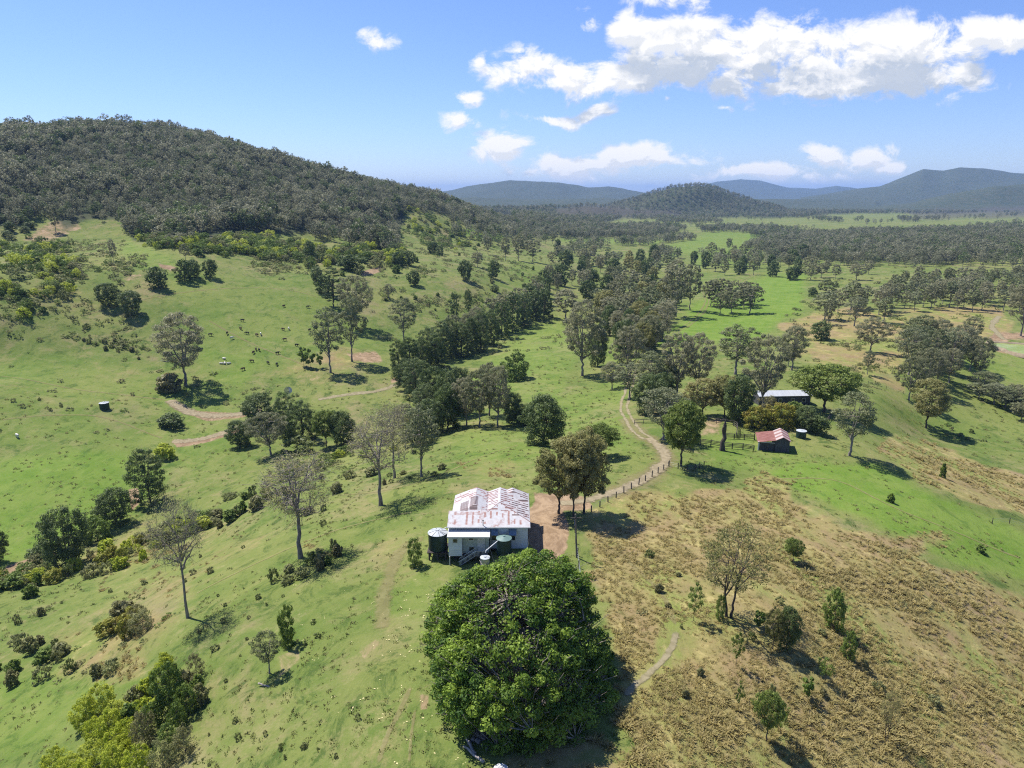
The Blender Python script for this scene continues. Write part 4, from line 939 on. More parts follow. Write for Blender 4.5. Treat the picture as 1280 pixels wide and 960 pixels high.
cov = np.stack([dry, lush, dirt], 1).reshape(NR, NA, 3)
def cover_at(X, Y):
    r = np.hypot(X, Y); a = np.arctan2(X, Y)
    return cov[np.clip(np.searchsorted(radii, r), 0, NR-1), np.clip(np.searchsorted(az, a), 0, NA-1)]
def off_track(X, Y):
    ok = np.ones(len(X), bool)
    for c, wd in TRK:
        s_ = (X > c[:, 0].min()-4) & (X < c[:, 0].max()+4) & (Y > c[:, 1].min()-4) & (Y < c[:, 1].max()+4)
        i_ = np.nonzero(s_)[0]
        if len(i_):
            d_ = np.min(np.hypot(X[i_][:, None]-c[::2, 0], Y[i_][:, None]-c[::2, 1]), axis=1); ok[i_[d_ < wd+.3]] = False
    return ok
# low scrub over the hillsides
scr_src = [merged_obj('scrub_bush', make_tree('scrub', 950+i, H=2.4, R=1.7, clumps=9, leaves=24, leaf=.26, cr=.6, flat=.85, cb=.05, trunk_r=.07, limbs=2, sides=3, low=1.0, leafmat='scrub' if i < 3 else ('greenfar' if i == 3 else 'brown'), bark='bark_mid')) for i in range(5)]
X, Y = ring_points(math.radians(-45), math.radians(40), 85, 1150, 1.8, .0066, 14)
zz = ground(X, Y); px, py, _ = project(X, Y, zz)
SCRUB = [([(-60,284),(110,290),(200,335),(150,380),(190,450),(60,440),(-60,420)],.85),([(180,300),(340,300),(480,322),(560,335),(600,352),(480,350),(350,345),(240,322)],1.0),([(505,258),(585,275),(660,300),(720,350),(600,345),(500,310)],.8),
         ([(480,372),(600,365),(610,392),(500,395)],.9),([(190,690),(340,650),(350,610),(430,570),(470,600),(300,660),(180,710)],.8),([(-20,740),(200,690),(190,660),(60,690),(-20,720)],.7),([(-20,860),(60,760),(240,745),(230,790),(60,880)],.35),
         ([(60,425),(210,450),(330,500),(200,480)],.3),([(280,480),(500,520),(500,560),(280,545)],.25),([(600,345),(720,330),(680,400),(560,400)],.7),([(1000,300),(1300,340),(1300,400),(980,400)],.28),([(1120,540),(1290,560),(1290,500),(1180,440)],.15),
         ([(980,390),(1250,385),(1180,440),(1080,500),(1000,460)],.35),([(560,500),(660,480),(740,400),(640,410)],.22),([(430,360),(650,400),(500,480),(400,470)],.12),([(-20,440),(260,440),(260,600),(-20,560)],.10),
         ([(300,740),(440,680),(450,700),(330,770)],.7),([(240,800),(330,700),(520,860),(420,960),(180,960)],.13),([(760,640),(1280,700),(1280,960),(700,960)],.10),([(640,300),(800,330),(700,300)],.3)]
mk = np.zeros(len(X))
for i, (pl, kk) in enumerate(SCRUB): mk = np.maximum(mk, area(px, py, pl, 8, 16, sx=40, sy=15, seed=400+i)*kk)
tr_ok = off_track(X, Y)
cl = sstep(-.25, .55, fbm(X/14, Y/14, 88, 4)); rng = np.random.default_rng(15)
keep = (mk*cl > rng.uniform(.05, 1.0, len(X))) & (px > -150) & (px < 1420) & (cover_at(X, Y)[:, 2] < .3) & tr_ok
dd_ = np.hypot(X, Y)[keep]
scatter('scrub', X[keep], Y[keep], scr_src, .25, .85, 'patchy low scrub and weeds scattered over the hillsides', seed=16, flatten=.75, sz=np.maximum(.55, np.minimum(1.5, dd_/330)))
print('scrub', keep.sum())
gs_src = [merged_obj('gully_bush', make_tree('gully', 970+i, H=3.4, R=2.0, clumps=22, leaves=46, leaf=.2, cr=.65, flat=.85, cb=.04, trunk_r=.08, limbs=3, sides=3, low=1.0, leafmat=('greenfar', 'green', 'scrub', 'greenfar', 'lime')[i], bark='bark_mid')) for i in range(5)]
X, Y = ring_points(math.radians(-45), math.radians(10), 85, 1000, 2.6, .0062, 24)
zz = ground(X, Y); px, py, _ = project(X, Y, zz); mk = np.zeros(len(X))
for i, (pl, kk) in enumerate([([(-20,742),(60,728),(180,694),(290,655),(345,622),(330,612),(240,650),(120,690),(-20,720)],.95),([(350,610),(430,572),(420,560),(340,600)],.6),([(190,862),(270,800),(290,790),(255,850),(215,890)],.35),
    ([(150,292),(340,298),(470,318),(500,312),(500,330),(400,330),(240,316)],.75),([(505,262),(600,285),(640,300),(560,310),(500,296)],.45),([(-20,290),(60,300),(130,330),(60,400),(-20,380)],.3),([(395,562),(470,545),(500,560),(440,572)],.6)]):
    mk = np.maximum(mk, area(px, py, pl, 5, 12, sx=30, sy=12, seed=800+i)*kk)
rng = np.random.default_rng(25); keep = (mk*sstep(-.4, .3, fbm(X/9, Y/9, 89, 3)) > rng.uniform(.1, 1, len(X))) & (px > -120) & off_track(X, Y)
scatter('undergrowth', X[keep], Y[keep], gs_src, .45, 1.15, 'light green undergrowth filling the gully and the foot of the wooded hill', seed=26, sz=np.maximum(.8, np.minimum(1.7, np.hypot(X, Y)[keep]/320)))
print('undergrowth', keep.sum())

# ------------------------------------------------------------------ grass tussocks near the camera
def blades(nb, h, w, spread, seed):
    rng = np.random.default_rng(seed); V = []; Fq = []; T = []
    for i in range(nb):
        a = rng.uniform(0, 6.28); o = np.array([math.cos(a), math.sin(a), 0]); t = np.array([-o[1], o[0], 0])
        b0 = o*rng.uniform(0, spread*.4); L = h*rng.uniform(.6, 1.2); lean = rng.uniform(.2, 1.0)
        m = b0+o*L*lean*.35+np.array([0, 0, L*.6]); e = b0+o*L*lean*.9+np.array([0, 0, L*(.95-.35*lean)])
        b = len(V); V += [b0-t*w, b0+t*w, m+t*w*.8, m-t*w*.8, e+t*w*.15, e-t*w*.15]
        Fq += [(b, b+1, b+2, b+3), (b+3, b+2, b+4, b+5)]; T += [rng.uniform()]*6
    return V, Fq, T
def blade_obj(name, nb, h, w, spread, seed, mat):
    V, Fq, T = blades(nb, h, w, spread, seed)
    return bpy.data.objects.new(name, mesh_np(name, V, Fq, {'tint': T}, False, M[mat]))
tus = [blade_obj('tussock', 34, .42, .035, .55, i, 'tussock') for i in range(6)]
sg = [blade_obj('grass_tuft', 16, .30, .05, .7, 20+i, 'shortgrass') for i in range(5)]
X, Y = ring_points(math.radians(-46), math.radians(48), 42, 300, .62, .0080, 8)
cv = cover_at(X, Y); rng = np.random.default_rng(9)
lump = fbm(X/6, Y/6, 61, 3)
lump = fbm(X/5, Y/9, 61, 4); big_ = fbm(X/26, Y/40, 63, 3)
keep = (cv[:, 0]*.95+lump*1.0+big_*.7 > rng.uniform(.2, 1.15, len(X))) & (cv[:, 0] > .3) & (cv[:, 2] < .3) & off_track(X, Y)
rr_ = np.hypot(X, Y)[keep]
scatter('dry_grass', X[keep], Y[keep], tus, .55, 1.5, 'yellow-brown tussock grass over the hill on the right', seed=10, sz=np.maximum(1, rr_*.0080/.75)**.6*(1+.9*fbm(X[keep]/11, Y[keep]/11, 64, 3)), flatten=.75)
print('tussocks', keep.sum())
X, Y = ring_points(math.radians(-46), math.radians(48), 42, 330, .8, .0095, 12)
cv = cover_at(X, Y); lump = fbm(X/9, Y/9, 71, 3)
keep = (.28+lump*.75-cv[:, 0]*.5 > rng.uniform(0, 1.0, len(X))) & (cv[:, 2] < .2) & off_track(X, Y)
scatter('grass', X[keep], Y[keep], sg, .5, 1.4, 'tufts of green pasture grass on the ridge and slopes', seed=13, sz=np.maximum(1, np.hypot(X, Y)[keep]*.011/1.1)**.6, flatten=.8)
print('tufts', keep.sum())
M['fallen'] = simple_mat('fallen_leaf', (.62,.58,.26), (.50,.42,.22), 5, .8)
fl_src = [bpy.data.objects.new('fallen_leaf', mesh_np('fallen_leaf', [(-.12,0,.12),(0,-.07,.16),(.14,0,.12),(0,.08,.15),(.2,.1,.12),(.3,.04,.15),(.36,.12,.12),(.28,.17,.14)], [(0,1,2,3),(4,5,6,7)], None, False, M['fallen']))]
X, Y = ring_points(math.radians(-30), math.radians(4), 50, 120, .8, 0, 18); px, py, _ = project(X, Y, ground(X, Y)); rng = np.random.default_rng(19)
keep = (area(px, py, [(420,960),(470,840),(500,740),(540,740),(530,850),(575,920),(640,960)], 25, 30, seed=600)*.13+area(px, py, [(380,760),(560,700),(560,800),(420,900)], 40, 40, seed=601)*.04 > rng.uniform(0, 1, len(X)))
scatter('fallen_leaves', X[keep], Y[keep], fl_src, .5, 1.3, 'pale yellow fallen leaves on the lawn beside the fig', seed=20)

# ------------------------------------------------------------------ materials of built things
M['white_wall'] = simple_mat('white_weatherboard', (.62,.66,.68), (.52,.56,.58), 2.0, .7, bump=.1, stretch=(.3,.3,4))
M['green_wall'] = simple_mat('pale_green_wall', (.42,.46,.42), (.34,.38,.34), 2.0, .7)
M['trim'] = simple_mat('white_trim', (.58,.58,.56), (.48,.48,.45), 5.0, .6)
M['glass'] = simple_mat('dark_glass', (.02,.025,.03), (.03,.035,.04), 1.0, .12, spec=.6)
M['hood'] = simple_mat('blue_grey_hood', (.20,.27,.36), (.14,.19,.26), 3.0, .5)
M['dark'] = simple_mat('dark_timber', (.07,.055,.05), (.035,.03,.028), 2.0, .9)
M['post'] = simple_mat('weathered_post', (.11,.095,.08), (.05,.045,.04), 6.0, .95, stretch=(4,4,.6))
M['log'] = simple_mat('weathered_log', (.42,.37,.32), (.22,.19,.17), 3.0, .9, stretch=(1,1,4))
M['log_dark'] = simple_mat('grey_log', (.24,.22,.21), (.10,.09,.09), 3.0, .9)
M['tank_green'] = simple_mat('dark_green_tank', (.018,.045,.038), (.012,.030,.026), 1.5, .45)
M['tank_top'] = simple_mat('white_tank_top', (.46,.49,.51), (.37,.40,.42), 3.0, .5)
M['tank_top_green'] = simple_mat('grey_green_tank_top', (.15,.23,.21), (.12,.19,.17), 3.0, .5)
M['steel'] = simple_mat('galvanised_steel', (.42,.44,.46), (.30,.31,.32), 4.0, .4, metal=.5)
M['zinc_roof'] = simple_mat('white_sheet_roof', (.47,.49,.52), (.38,.40,.43), .6, .5, stretch=(6,.3,1))
M['shed_wall'] = simple_mat('grey_shed_wall', (.09,.09,.095), (.05,.05,.055), 1.5, .8, stretch=(3,3,.5))
M['pipe'] = simple_mat('white_pipe', (.8,.8,.8), (.7,.7,.7), 3, .4)
M['brick'] = simple_mat('red_brown_wall', (.24,.12,.08), (.16,.08,.06), 3, .9)
m, k = new_mat('rusty_sheet_roof')
tc = k.node('ShaderNodeTexCoord').outputs['Object']
rs = k.node('ShaderNodeAttribute', attribute_name='rust').outputs['Fac']
fl_ = k.node('ShaderNodeAttribute', attribute_name='flank').outputs['Fac']
n1 = k.noise(k.node('ShaderNodeMapping', {0: tc, 3: (1, 1, 1)}).outputs[0], 2.2, 7, .7); n2 = k.noise(tc, .55, 4, .6)
base = k.mix(k.ramp(n1, .35, .7), (.46,.455,.46), (.37,.36,.365))
rust = k.mix(k.ramp(rs, .8, 1.3), (.25,.11,.09), (.085,.055,.055))
f = k.ramp(k.math('ADD', k.math('MULTIPLY', rs, .8), k.math('MULTIPLY', k.math('SUBTRACT', n1, .5), 1.0)), .22, .60)
base = k.mix(k.math('MULTIPLY', k.ramp(n2, .45, .70), .35), base, (.42,.30,.28))
c = k.mix(f, base, rust)
wv = k.node('ShaderNodeTexWave', {'Vector': k.node('ShaderNodeCombineXYZ', {0: fl_}).outputs[0], 'Scale': 2.2, 'Distortion': 0.0}, wave_type='BANDS', bands_direction='X').outputs['Fac']
bp = k.node('ShaderNodeBump', {'Strength': .5, 'Distance': .03, 'Height': wv})
finish(k, k.node('ShaderNodeBsdfPrincipled', {'Base Color': c, 'Roughness': .55, 'Specular IOR Level': .4, 'Normal': bp.outputs[0]}).outputs[0]); M['rust_roof'] = m
m, k = new_mat('rust_red_roof')
tc = k.node('ShaderNodeTexCoord').outputs['Object']
n1 = k.noise(k.node('ShaderNodeMapping', {0: tc, 3: (.5, 2.5, 1)}).outputs[0], 1.5, 6, .7)
rs = k.node('ShaderNodeAttribute', attribute_name='rust').outputs['Fac']
f = k.ramp(k.math('ADD', rs, k.math('MULTIPLY', k.math('SUBTRACT', n1, .5), 1.2)), .25, .7)
c = k.mix(f, (.42,.36,.34), k.mix(k.ramp(n1, .4, .6), (.16,.055,.042), (.27,.125,.10)))
finish(k, k.node('ShaderNodeBsdfPrincipled', {'Base Color': c, 'Roughness': .6, 'Specular IOR Level': .3}).outputs[0]); M['red_roof'] = m

# ------------------------------------------------------------------ the farmhouse
HX, HY = -10.2, 101.9
house = empty('farmhouse', (HX, HY, 0))
tag(house, 'white weatherboard farmhouse with a rust-streaked multi-hipped iron roof', 'house')
def hf_roof(name, x0, x1, y0, y1, fn, mat, parent, st=.07, thick=.16, rustfn=None, flankfn=None):
    xs = np.linspace(x0, x1, int((x1-x0)/st)+1); ys = np.linspace(y0, y1, int((y1-y0)/st)+1)
    Xg, Yg = np.meshgrid(xs, ys, indexing='ij'); Zg, ok = fn(Xg, Yg)
    nx, ny = Xg.shape; top = np.stack([Xg, Yg, Zg], -1).reshape(-1, 3); bot = top-np.array([0, 0, thick])
    ii = np.arange(nx*ny).reshape(nx, ny)
    okc = ok[:-1, :-1] & ok[1:, :-1] & ok[1:, 1:] & ok[:-1, 1:]
    T = np.stack([ii[:-1, :-1], ii[1:, :-1], ii[1:, 1:], ii[:-1, 1:]], -1)
    F1 = T[okc]; B1 = F1[:, ::-1]+nx*ny
    S = []
    pad = np.zeros((okc.shape[0]+2, okc.shape[1]+2), bool); pad[1:-1, 1:-1] = okc
    for di, dj, e in ((-1, 0, (3, 0)), (1, 0, (1, 2)), (0, -1, (0, 1)), (0, 1, (2, 3))):
        nb = pad[1+di:1+di+okc.shape[0], 1+dj:1+dj+okc.shape[1]]
        q_ = T[okc & ~nb]; a, b = q_[:, e[0]], q_[:, e[1]]
        S.append(np.stack([a, a+nx*ny, b+nx*ny, b], -1))
    Fq = np.concatenate([F1, B1]+S)
    r = (rustfn(Xg, Yg) if rustfn else np.zeros(Xg.shape)).ravel(); fl = (flankfn(Xg, Yg) if flankfn else Xg).ravel()
    me = mesh_np(name, np.concatenate([top, bot]), Fq, {'rust': np.tile(r, 2), 'flank': np.tile(fl, 2)}, False, M[mat])
    return link(name, me, parent)
def roof_z(X, Y):
    front = 4.2+.345*Y
    bR = 6.05-(X-8.2)*.30; bL = 6.05-(8.2-X)*.38
    aL = 6.1-(4.2-X)*.41; aR = 6.05-(X-4.2)*.38
    Bm = np.minimum(bR, bL); Am = np.minimum(np.minimum(aL, aR), 5.36+(Y-3.45)*.55); Cm = np.minimum(6.05-np.abs(X-10.3)*.42, 4.6+(Y-7.4)*.55)
    back = 9.0+0*Y
    main = np.minimum(np.maximum(np.maximum(Am, Bm), Cm), back)
    z = np.where(Y < 3.45, np.where(X < 6.3, front, np.minimum(front, np.maximum(bR, 4.2+.345*Y*(Y < 1.0)))), np.where(X > 6.0, np.minimum(main, np.maximum(front, 0)), main))
    ok = ~((X < .42) & (Y > 3.45))
    return z, ok
def roof_rust(X, Y):
    r = np.zeros(X.shape)
    def stripes(x0, x1, y0, y1, period, duty, amp, along='x', jag=.5, gaps=.3, seed=1):
        c = Y if along == 'x' else X; o = X if along == 'x' else Y
        ph = (c/period) % 1; row = np.floor(c/period)
        on = (ph < duty)
        brk = vnoise(o*1.3+row*7.3, row, seed) > gaps
        return np.where((X > x0) & (X < x1) & (Y > y0) & (Y < y1) & on & brk, amp, 0)
    r = np.maximum(r, stripes(1.75, 3.05, 3.5, 6.9, .42, .72, 1.6, gaps=0))
    r = np.maximum(r, stripes(3.35, 4.6, 3.6, 8.0, .42, .72, 1.6, gaps=0))
    r = np.maximum(r, stripes(.5, 3.6, 7.2, 11, .75, .5, .75, gaps=.4))
    r = np.maximum(r, stripes(3.2, 6, 8.4, 11.5, .7, .45, .65, gaps=.45))
    r = np.maximum(r, stripes(5.9, 7.9, 3.6, 11, .62, .5, .95, gaps=.25))
    r = np.maximum(r, stripes(8.4, 10.4, 3.4, 12, .8, .4, 1.0, gaps=.3))
    r = np.maximum(r, stripes(10.2, 12.9, 2.2, 12, .8, .4, 1.25, gaps=.3, seed=4))
    m_ = stripes(.6, 12.6, .5, 4.4, .95, .35, .62, 'y', gaps=.52, seed=9); r = np.maximum(r, np.where(Y < 3.4, m_, 0))
    r = np.maximum(r, np.where((Y > 2.6) & (Y < 3.3) & (X > .8) & (X < 6), .45, 0))
    hip = np.abs((4.2+.345*Y)-(6.05-(X-8.2)*.30)) < .035
    r = np.maximum(r, np.where(hip & (X > 8.2), 1.1, 0))
    hip2 = np.abs((4.2+.345*Y)-(6.05-(8.2-X)*.38)) < .04
    r = np.maximum(r, np.where(hip2 & (X > 6.3) & (X < 8.2), 1.1, 0))
    r = np.maximum(r, np.where(fbm(X*.9, Y*.9, 5, 3) > .38, .4, 0))
    return r+.05
roof = hf_roof('roof', 0, 13.1, 0, 11.4, roof_z, 'rust_roof', house, rustfn=roof_rust, flankfn=lambda X, Y: np.where(Y < 3.45, X, Y))
MB().tube((5.65,.35,4.2),(5.65,.35,5.2),.06).tube((5.5,.35,5.2),(5.8,.35,5.2),.05).build('vent_pipe', M['dark'], roof)
MB().box(0,13.1,-.09,-.003,4.05,4.2).build('gutter', M['trim'], roof)
def gable_top(X, Y): return roof_z(X, Y)[0]
wl = MB()
wl.box(6.7,12.7,.5,.6,.25,4.18).box(12.6,12.7,.6,11.8,.25,4.3).box(.6,.7,3.6,11.8,-.1,4.3).box(.6,12.7,11.8,11.9,.1,4.3).box(.6,6.7,.5,.6,2.9,4.2)
wl.build('wall', M['white_wall'], house)
MB().box(2.35,6.7,.5-.9,.5-.8,-.1,3.2).box(6.6,6.7,-.4,.5,-.1,3.3).build('wall', M['green_wall'], house)
MB().box(.25,2.35,-1.05,-.95,-.25,3.05).box(.25,.35,-.95,.6,-.25,3.2).box(2.25,2.35,-.95,-.45,-.25,3.1).build('wall', M['white_wall'], house)
MB().box(.3,12.65,.62,11.7,-.02,.06).box(.3,6.6,-.93,.62,-.3,-.2).build('floor', M['dark'], house)
for x in (.45, 2.2, 4.4, 6.4, 8.6, 10.8, 12.4):
    for y in (-.8, 3.5, 7.5, 11.3):
        if y < 0 and x > 6.5: continue
        MB().tube((x, y, -2.4), (x, y, -.2), .11, n=6).build('stump', M['post'], house)
MB().prism([(.5,3.62),(-1.55,3.22),(-1.55,3.32),(.5,3.74)], .1, 6.75).build('verandah_roof', M['trim'], house)
MB().box(.08,6.78,-1.66,-1.58,3.14,3.36).build('verandah_fascia', M['trim'], house)
def window(x0, x1, z0, z1, y, hood=False):
    w = MB().box(x0-.08,x1+.08,y-.06,y-.003,z1,z1+.08).box(x0-.08,x1+.08,y-.06,y-.003,z0-.08,z0).box(x0-.08,x0,y-.06,y-.003,z0,z1).box(x1,x1+.08,y-.06,y-.003,z0,z1).build('window', M['trim'], house)
    MB().box(x0,x1,y-.03,y-.003,z0,z1).build('pane', M['glass'], w)
    if hood: MB().prism([(y-.003,z1+.85),(y-.75,z1+.12),(y-.78,z1+.18),(y-.003,z1+.95)], x0-.2, x1+.2).build('hood', M['hood'], w)
window(7.0,7.75,1.75,2.75,.5,True); window(9.9,10.7,1.75,2.75,.5,True)
window(1.0,1.6,2.1,2.7,-1.05); window(3.4,4.1,2.2,2.75,-.4); window(3.45,4.2,.3,1.0,-.4)
d = MB().box(4.75,5.95,-.48,-.403,.35,2.9).build('door', M['trim'], house)
MB().tube((5.85,-.56,1.5),(5.85,-.48,1.5),.03).build('handle', M['dark'], d)
MB().box(4.5,6.4,-2.0,-.42,.1,.22).tube((4.6,-1.9,-2),(4.6,-1.9,.1),.07).tube((6.3,-1.9,-2),(6.3,-1.9,.1),.07).build('landing', M['dark'], house)
st = MB()
for i in range(9):
    st.box(4.5-.28*(i+1), 4.5-.28*i+.03, -1.9, -.9, .02-.2*i, .07-.2*i)
st.build('stair', M['dark'], house)
bl = MB()
for y in (-1.95, -.88):
    bl.tube((4.55,y,1.1),(1.9,y,-.75),.045); bl.tube((4.55,y,.3),(1.9,y,-1.55),.03)
    for i in range(14):
        t = i/13; bl.box(4.53-2.6*t,4.57-2.6*t,y-.02,y+.02,.3-1.85*t,1.1-1.85*t)
bl.tube((4.55,-1.95,1.1),(6.35,-1.95,1.1),.045)
for i in range(10): bl.box(4.6+i*.19,4.64+i*.19,-1.97,-1.93,.2,1.1)
bl.build('balustrade', M['trim'], house)
MB().box(.35,.5,-1.6,-1.45,-2.3,-.1).build('corner_post', M['trim'], house)
MB().box(.9,2.1,.5,1.6,-2.2,-1.3).box(2.5,3.4,.8,1.6,-2.2,-1.5).build('crate_stack', M['dark']).name = 'storage_box'
o = bpy.data.objects['storage_box']; o.location = (HX, HY, 0); tag(o, 'dark boxes stored in the shade under the farmhouse', 'box')

# ------------------------------------------------------------------ tanks
def water_tank(x, y, zb, r, h, label, top='tank_top', rib=True, stand=None, ribs=8, body='tank_green', group=None, cone=.35):
    t = empty('water_tank', (x, y, zb)); tag(t, label, 'water tank', group)
    pr = [(0,0),(r,0)]
    z = 0.0
    while z < h-.1:
        pr += [(r+.02,z+.1),(r,z+.2)]; z += .2
    pr += [(r,h)]
    MB().lathe(pr, 28).build('body', M[body], t, True)
    lid = MB().lathe([(r+.08,h-.02),(r+.08,h+.04),(r*.25,h+cone),(.02,h+cone+.02)], 28).build('lid', M[top], t)
    if rib:
        rb = MB()
        for i in range(ribs):
            a = 2*math.pi*i/ribs+.3
            rb.tube((math.cos(a)*(r+.05), math.sin(a)*(r+.05), h+.07), (.1*math.cos(a), .1*math.sin(a), h+cone+.05), .035, n=5)
        rb.build('lid_rib', M['dark'], lid)
    MB().lathe([(.22,h+cone-.02),(.22,h+cone+.1),(0.01,h+cone+.12)], 12).build('hatch', M[top], lid)
    return t
gz = float(ground(-11.9, 103.6)[0])
water_tank(-11.9, 103.6, -.3, 1.5, 2.75, 'big dark green corrugated tank with a white ribbed lid left of the farmhouse')
stnd = empty('tank_stand', (-11.9, 103.6, gz)); tag(stnd, 'dark timber stand carrying the big tank left of the farmhouse', 'stand')
hh = -.3-gz
MB().box(-1.6,1.6,-1.6,1.6,hh-.14,hh).build('deck', M['dark'], stnd)
for sx in (-1.3, 0, 1.3):
    for sy in (-1.3, 0, 1.3): MB().tube((sx,sy,-.2),(sx,sy,hh-.14),.13,n=8).build('leg', M['post'], stnd)
water_tank(-1.25, 100.7, float(ground(-1.25,100.7)[0])-.1, 1.15, 2.95, 'dark green tank with a grey-green lid standing before the farmhouse wall', top='tank_top_green', rib=False)
water_tank(-4.15, 98.6, float(ground(-4.15,98.6)[0])-.1, .7, 1.6, 'small white-lidded tank below the farmhouse landing', rib=False, cone=.1, body='steel')
dp = MB().tube((-1.9,100.2,3.0),(-4.0,98.9,1.75),.07).tube((-4.0,98.9,1.75),(-4.05,98.8,1.45),.07).build('downpipe', M['pipe'])
tag(dp, 'white pipe slanting from the dark green tank to the small tank', 'pipe')
dp = MB().tube((-10.3,102.3,4.0),(-11.6,103.3,2.9),.06).build('downpipe', M['pipe'])
tag(dp, 'pale pipe from the roof gutter to the big tank lid', 'pipe')
x, y, z, _ = at(131, 511); water_tank(x, y, z-.1, 1.75, 2.6, 'dark tank with a white lid alone on the left paddock', cone=.25)
x, y, z, _ = at(1001, 547); water_tank(x, y, z-.1, 1.25, 2.0, 'round dark tank with a white lid right of the red shed', cone=.2, rib=False)
x, y, z, _ = at(626, 974); water_tank(x, y, z-.1, .62, 1.2, 'white-topped drum at the bottom edge below the log pile', cone=.12, rib=False, body='steel', top='trim')

# white covered trailer under the edge of the fig
x, y, z, _ = at(558, 812)
tr = empty('trailer', (x-.2, y+.6, z), .5); tag(tr, 'white-canopied trailer glimpsed through the left edge of the fig crown', 'trailer')
MB().box(-1.3,1.3,-.8,.8,.45,.9).build('tray', M['steel'], tr)
MB().prism([(-.85,.9),(.85,.9),(.85,1.7),(.5,2.0),(-.5,2.0),(-.85,1.7)], -1.3, 1.3).build('canopy', M['trim'], tr)
for sy in (-.9, .9): MB().tube((0,sy-.09,.32),(0,sy+.09,.32),.32,n=16).build('wheel', M['dark'], tr)
MB().tube((1.3,-.3,.5),(2.3,0,.45),.04).tube((1.3,.3,.5),(2.3,0,.45),.04).build('drawbar', M['steel'], tr)

# ------------------------------------------------------------------ red-roofed shed, white-roofed shed
x, y, z, _ = at(986, 566)
shed = empty('farm_shed', (x, y, z), math.radians(-14)); tag(shed, 'small timber shed with a rust-red gabled roof by the cattle yards', 'shed')
# local x: across (-5.2 .. 0 .. 0), ridge runs away from the camera
def shed_z(X, Y):
    zg = 3.9-np.abs(X+1.6)*.55
    zs = 2.95-(-3.4-X)*.18
    return np.where(X < -3.4, zs, zg), np.ones(X.shape, bool)
hf_roof('roof', -7.4, .3, -.3, 7.3, shed_z, 'red_roof', shed, st=.15, thick=.08, rustfn=lambda X, Y: np.where(X < -3.2, 1.0, np.where(X < -1.6, .32, .42))+.3*(np.floor(Y/1.1) % 2))
MB().add([(-3.3,0,-.5),(0,0,-.5),(0,0,2.95),(-1.65,0,3.85),(-3.3,0,2.95)], [(0,1,2,3,4)]).add([(-3.3,.1,-.5),(0,.1,-.5),(0,.1,2.95),(-1.65,.1,3.85),(-3.3,.1,2.95)], [(4,3,2,1,0)])\
  .box(-.1,0,.1,7,-.5,2.9).box(-3.3,0,6.9,7,-.5,2.9).box(-3.3,-3.2,.1,6.9,-.5,2.9).build('wall', M['shed_wall'], shed)
MB().box(-7.0,-3.35,.4,.5,-.3,2.2).build('wall', M['shed_wall'], shed)
MB().box(-7.25,-6.95,-.1,.2,-.3,2.3).build('post', M['trim'], shed)
MB().box(-5.1,-4.9,-.1,.1,-.3,2.4).build('post', M['post'], shed)
MB().box(-7.05,-3.4,-.14,-.08,2.15,2.3).build('beam', M['trim'], shed)
x, y, z, _ = at(978, 503)
sh2 = empty('long_shed', (x, y, z), math.radians(3)); tag(sh2, 'long low shed with a white sheet roof half hidden behind garden trees', 'shed')
MB().prism([(-3.2,2.9),(0,3.9),(3.2,2.9),(3.2,3.0),(0,4.02),(-3.2,3.0)], -9, 8).build('roof', M['zinc_roof'], sh2)
MB().box(-8.6,7.6,-2.7,-2.6,-1,2.95).box(-8.6,7.6,2.6,2.7,-1,2.95).box(-8.7,-8.6,-2.7,2.7,-1,3.0).box(7.6,7.7,-2.7,2.7,-1,3.0).build('wall', M['shed_wall'], sh2)
for xx in (-6,-2,2,5.5):
    w = MB().box(xx-.6,xx+.6,-2.78,-2.703,.9,2.1).build('window', M['trim'], sh2); MB().box(xx-.5,xx+.5,-2.8,-2.783,1,2).build('pane', M['glass'], w)

# ------------------------------------------------------------------ windmill
x, y, z, Zc = at(362, 512)
wm = empty('windmill', (x, y, z), .35); tag(wm, 'steel farm windmill rising behind the grove on the left flat', 'windmill')
Ht = (512-488)*Zc/F/.95
tw = MB()
for sx in (-1, 1):
    for sy in (-1, 1): tw.tube((sx*1.1, sy*1.1, -.2), (sx*.12, sy*.12, Ht), .05, n=5)
for i in range(5):
    t0, t1 = i/5, (i+1)/5; a, b_ = 1.1-.98*t0, 1.1-.98*t1
    for p_, q_ in (((-1,-1),(1,-1)),((1,-1),(1,1)),((1,1),(-1,1)),((-1,1),(-1,-1))):
        tw.tube((p_[0]*a,p_[1]*a,Ht*t0),(q_[0]*b_,q_[1]*b_,Ht*t1),.025,n=4); tw.tube((p_[0]*b_,p_[1]*b_,Ht*t1),(q_[0]*b_,q_[1]*b_,Ht*t1),.025,n=4)
tw.build('tower', M['steel'], wm)
wh = MB()
for i in range(18):
    a = 2*math.pi*i/18; r0, r1 = .35, 1.55; w0, w1 = .05, .2; ca_, sa_ = math.cos(a), math.sin(a)
    def pt(r, w, dy): return (r*ca_-w*sa_, -.45+dy, Ht+r*sa_+w*ca_)
    wh.add([pt(r0,-w0,-.05),pt(r1,-w1,-.1),pt(r1,w1,.1),pt(r0,w0,.05)], [(0,1,2,3)])
wl_ = wh.build('wheel', M['steel'], wm)
sm = wl_.modifiers.new('t', 'SOLIDIFY'); sm.thickness = .02
MB().tube((0,-.5,Ht),(0,.6,Ht),.09).build('hub', M['dark'], wm)
MB().tube((0,.6,Ht),(0,1.5,Ht),.03).box(-.02,.02,1.3,2.3,Ht-.4,Ht+.45).build('tail_vane', M['steel'], wm)

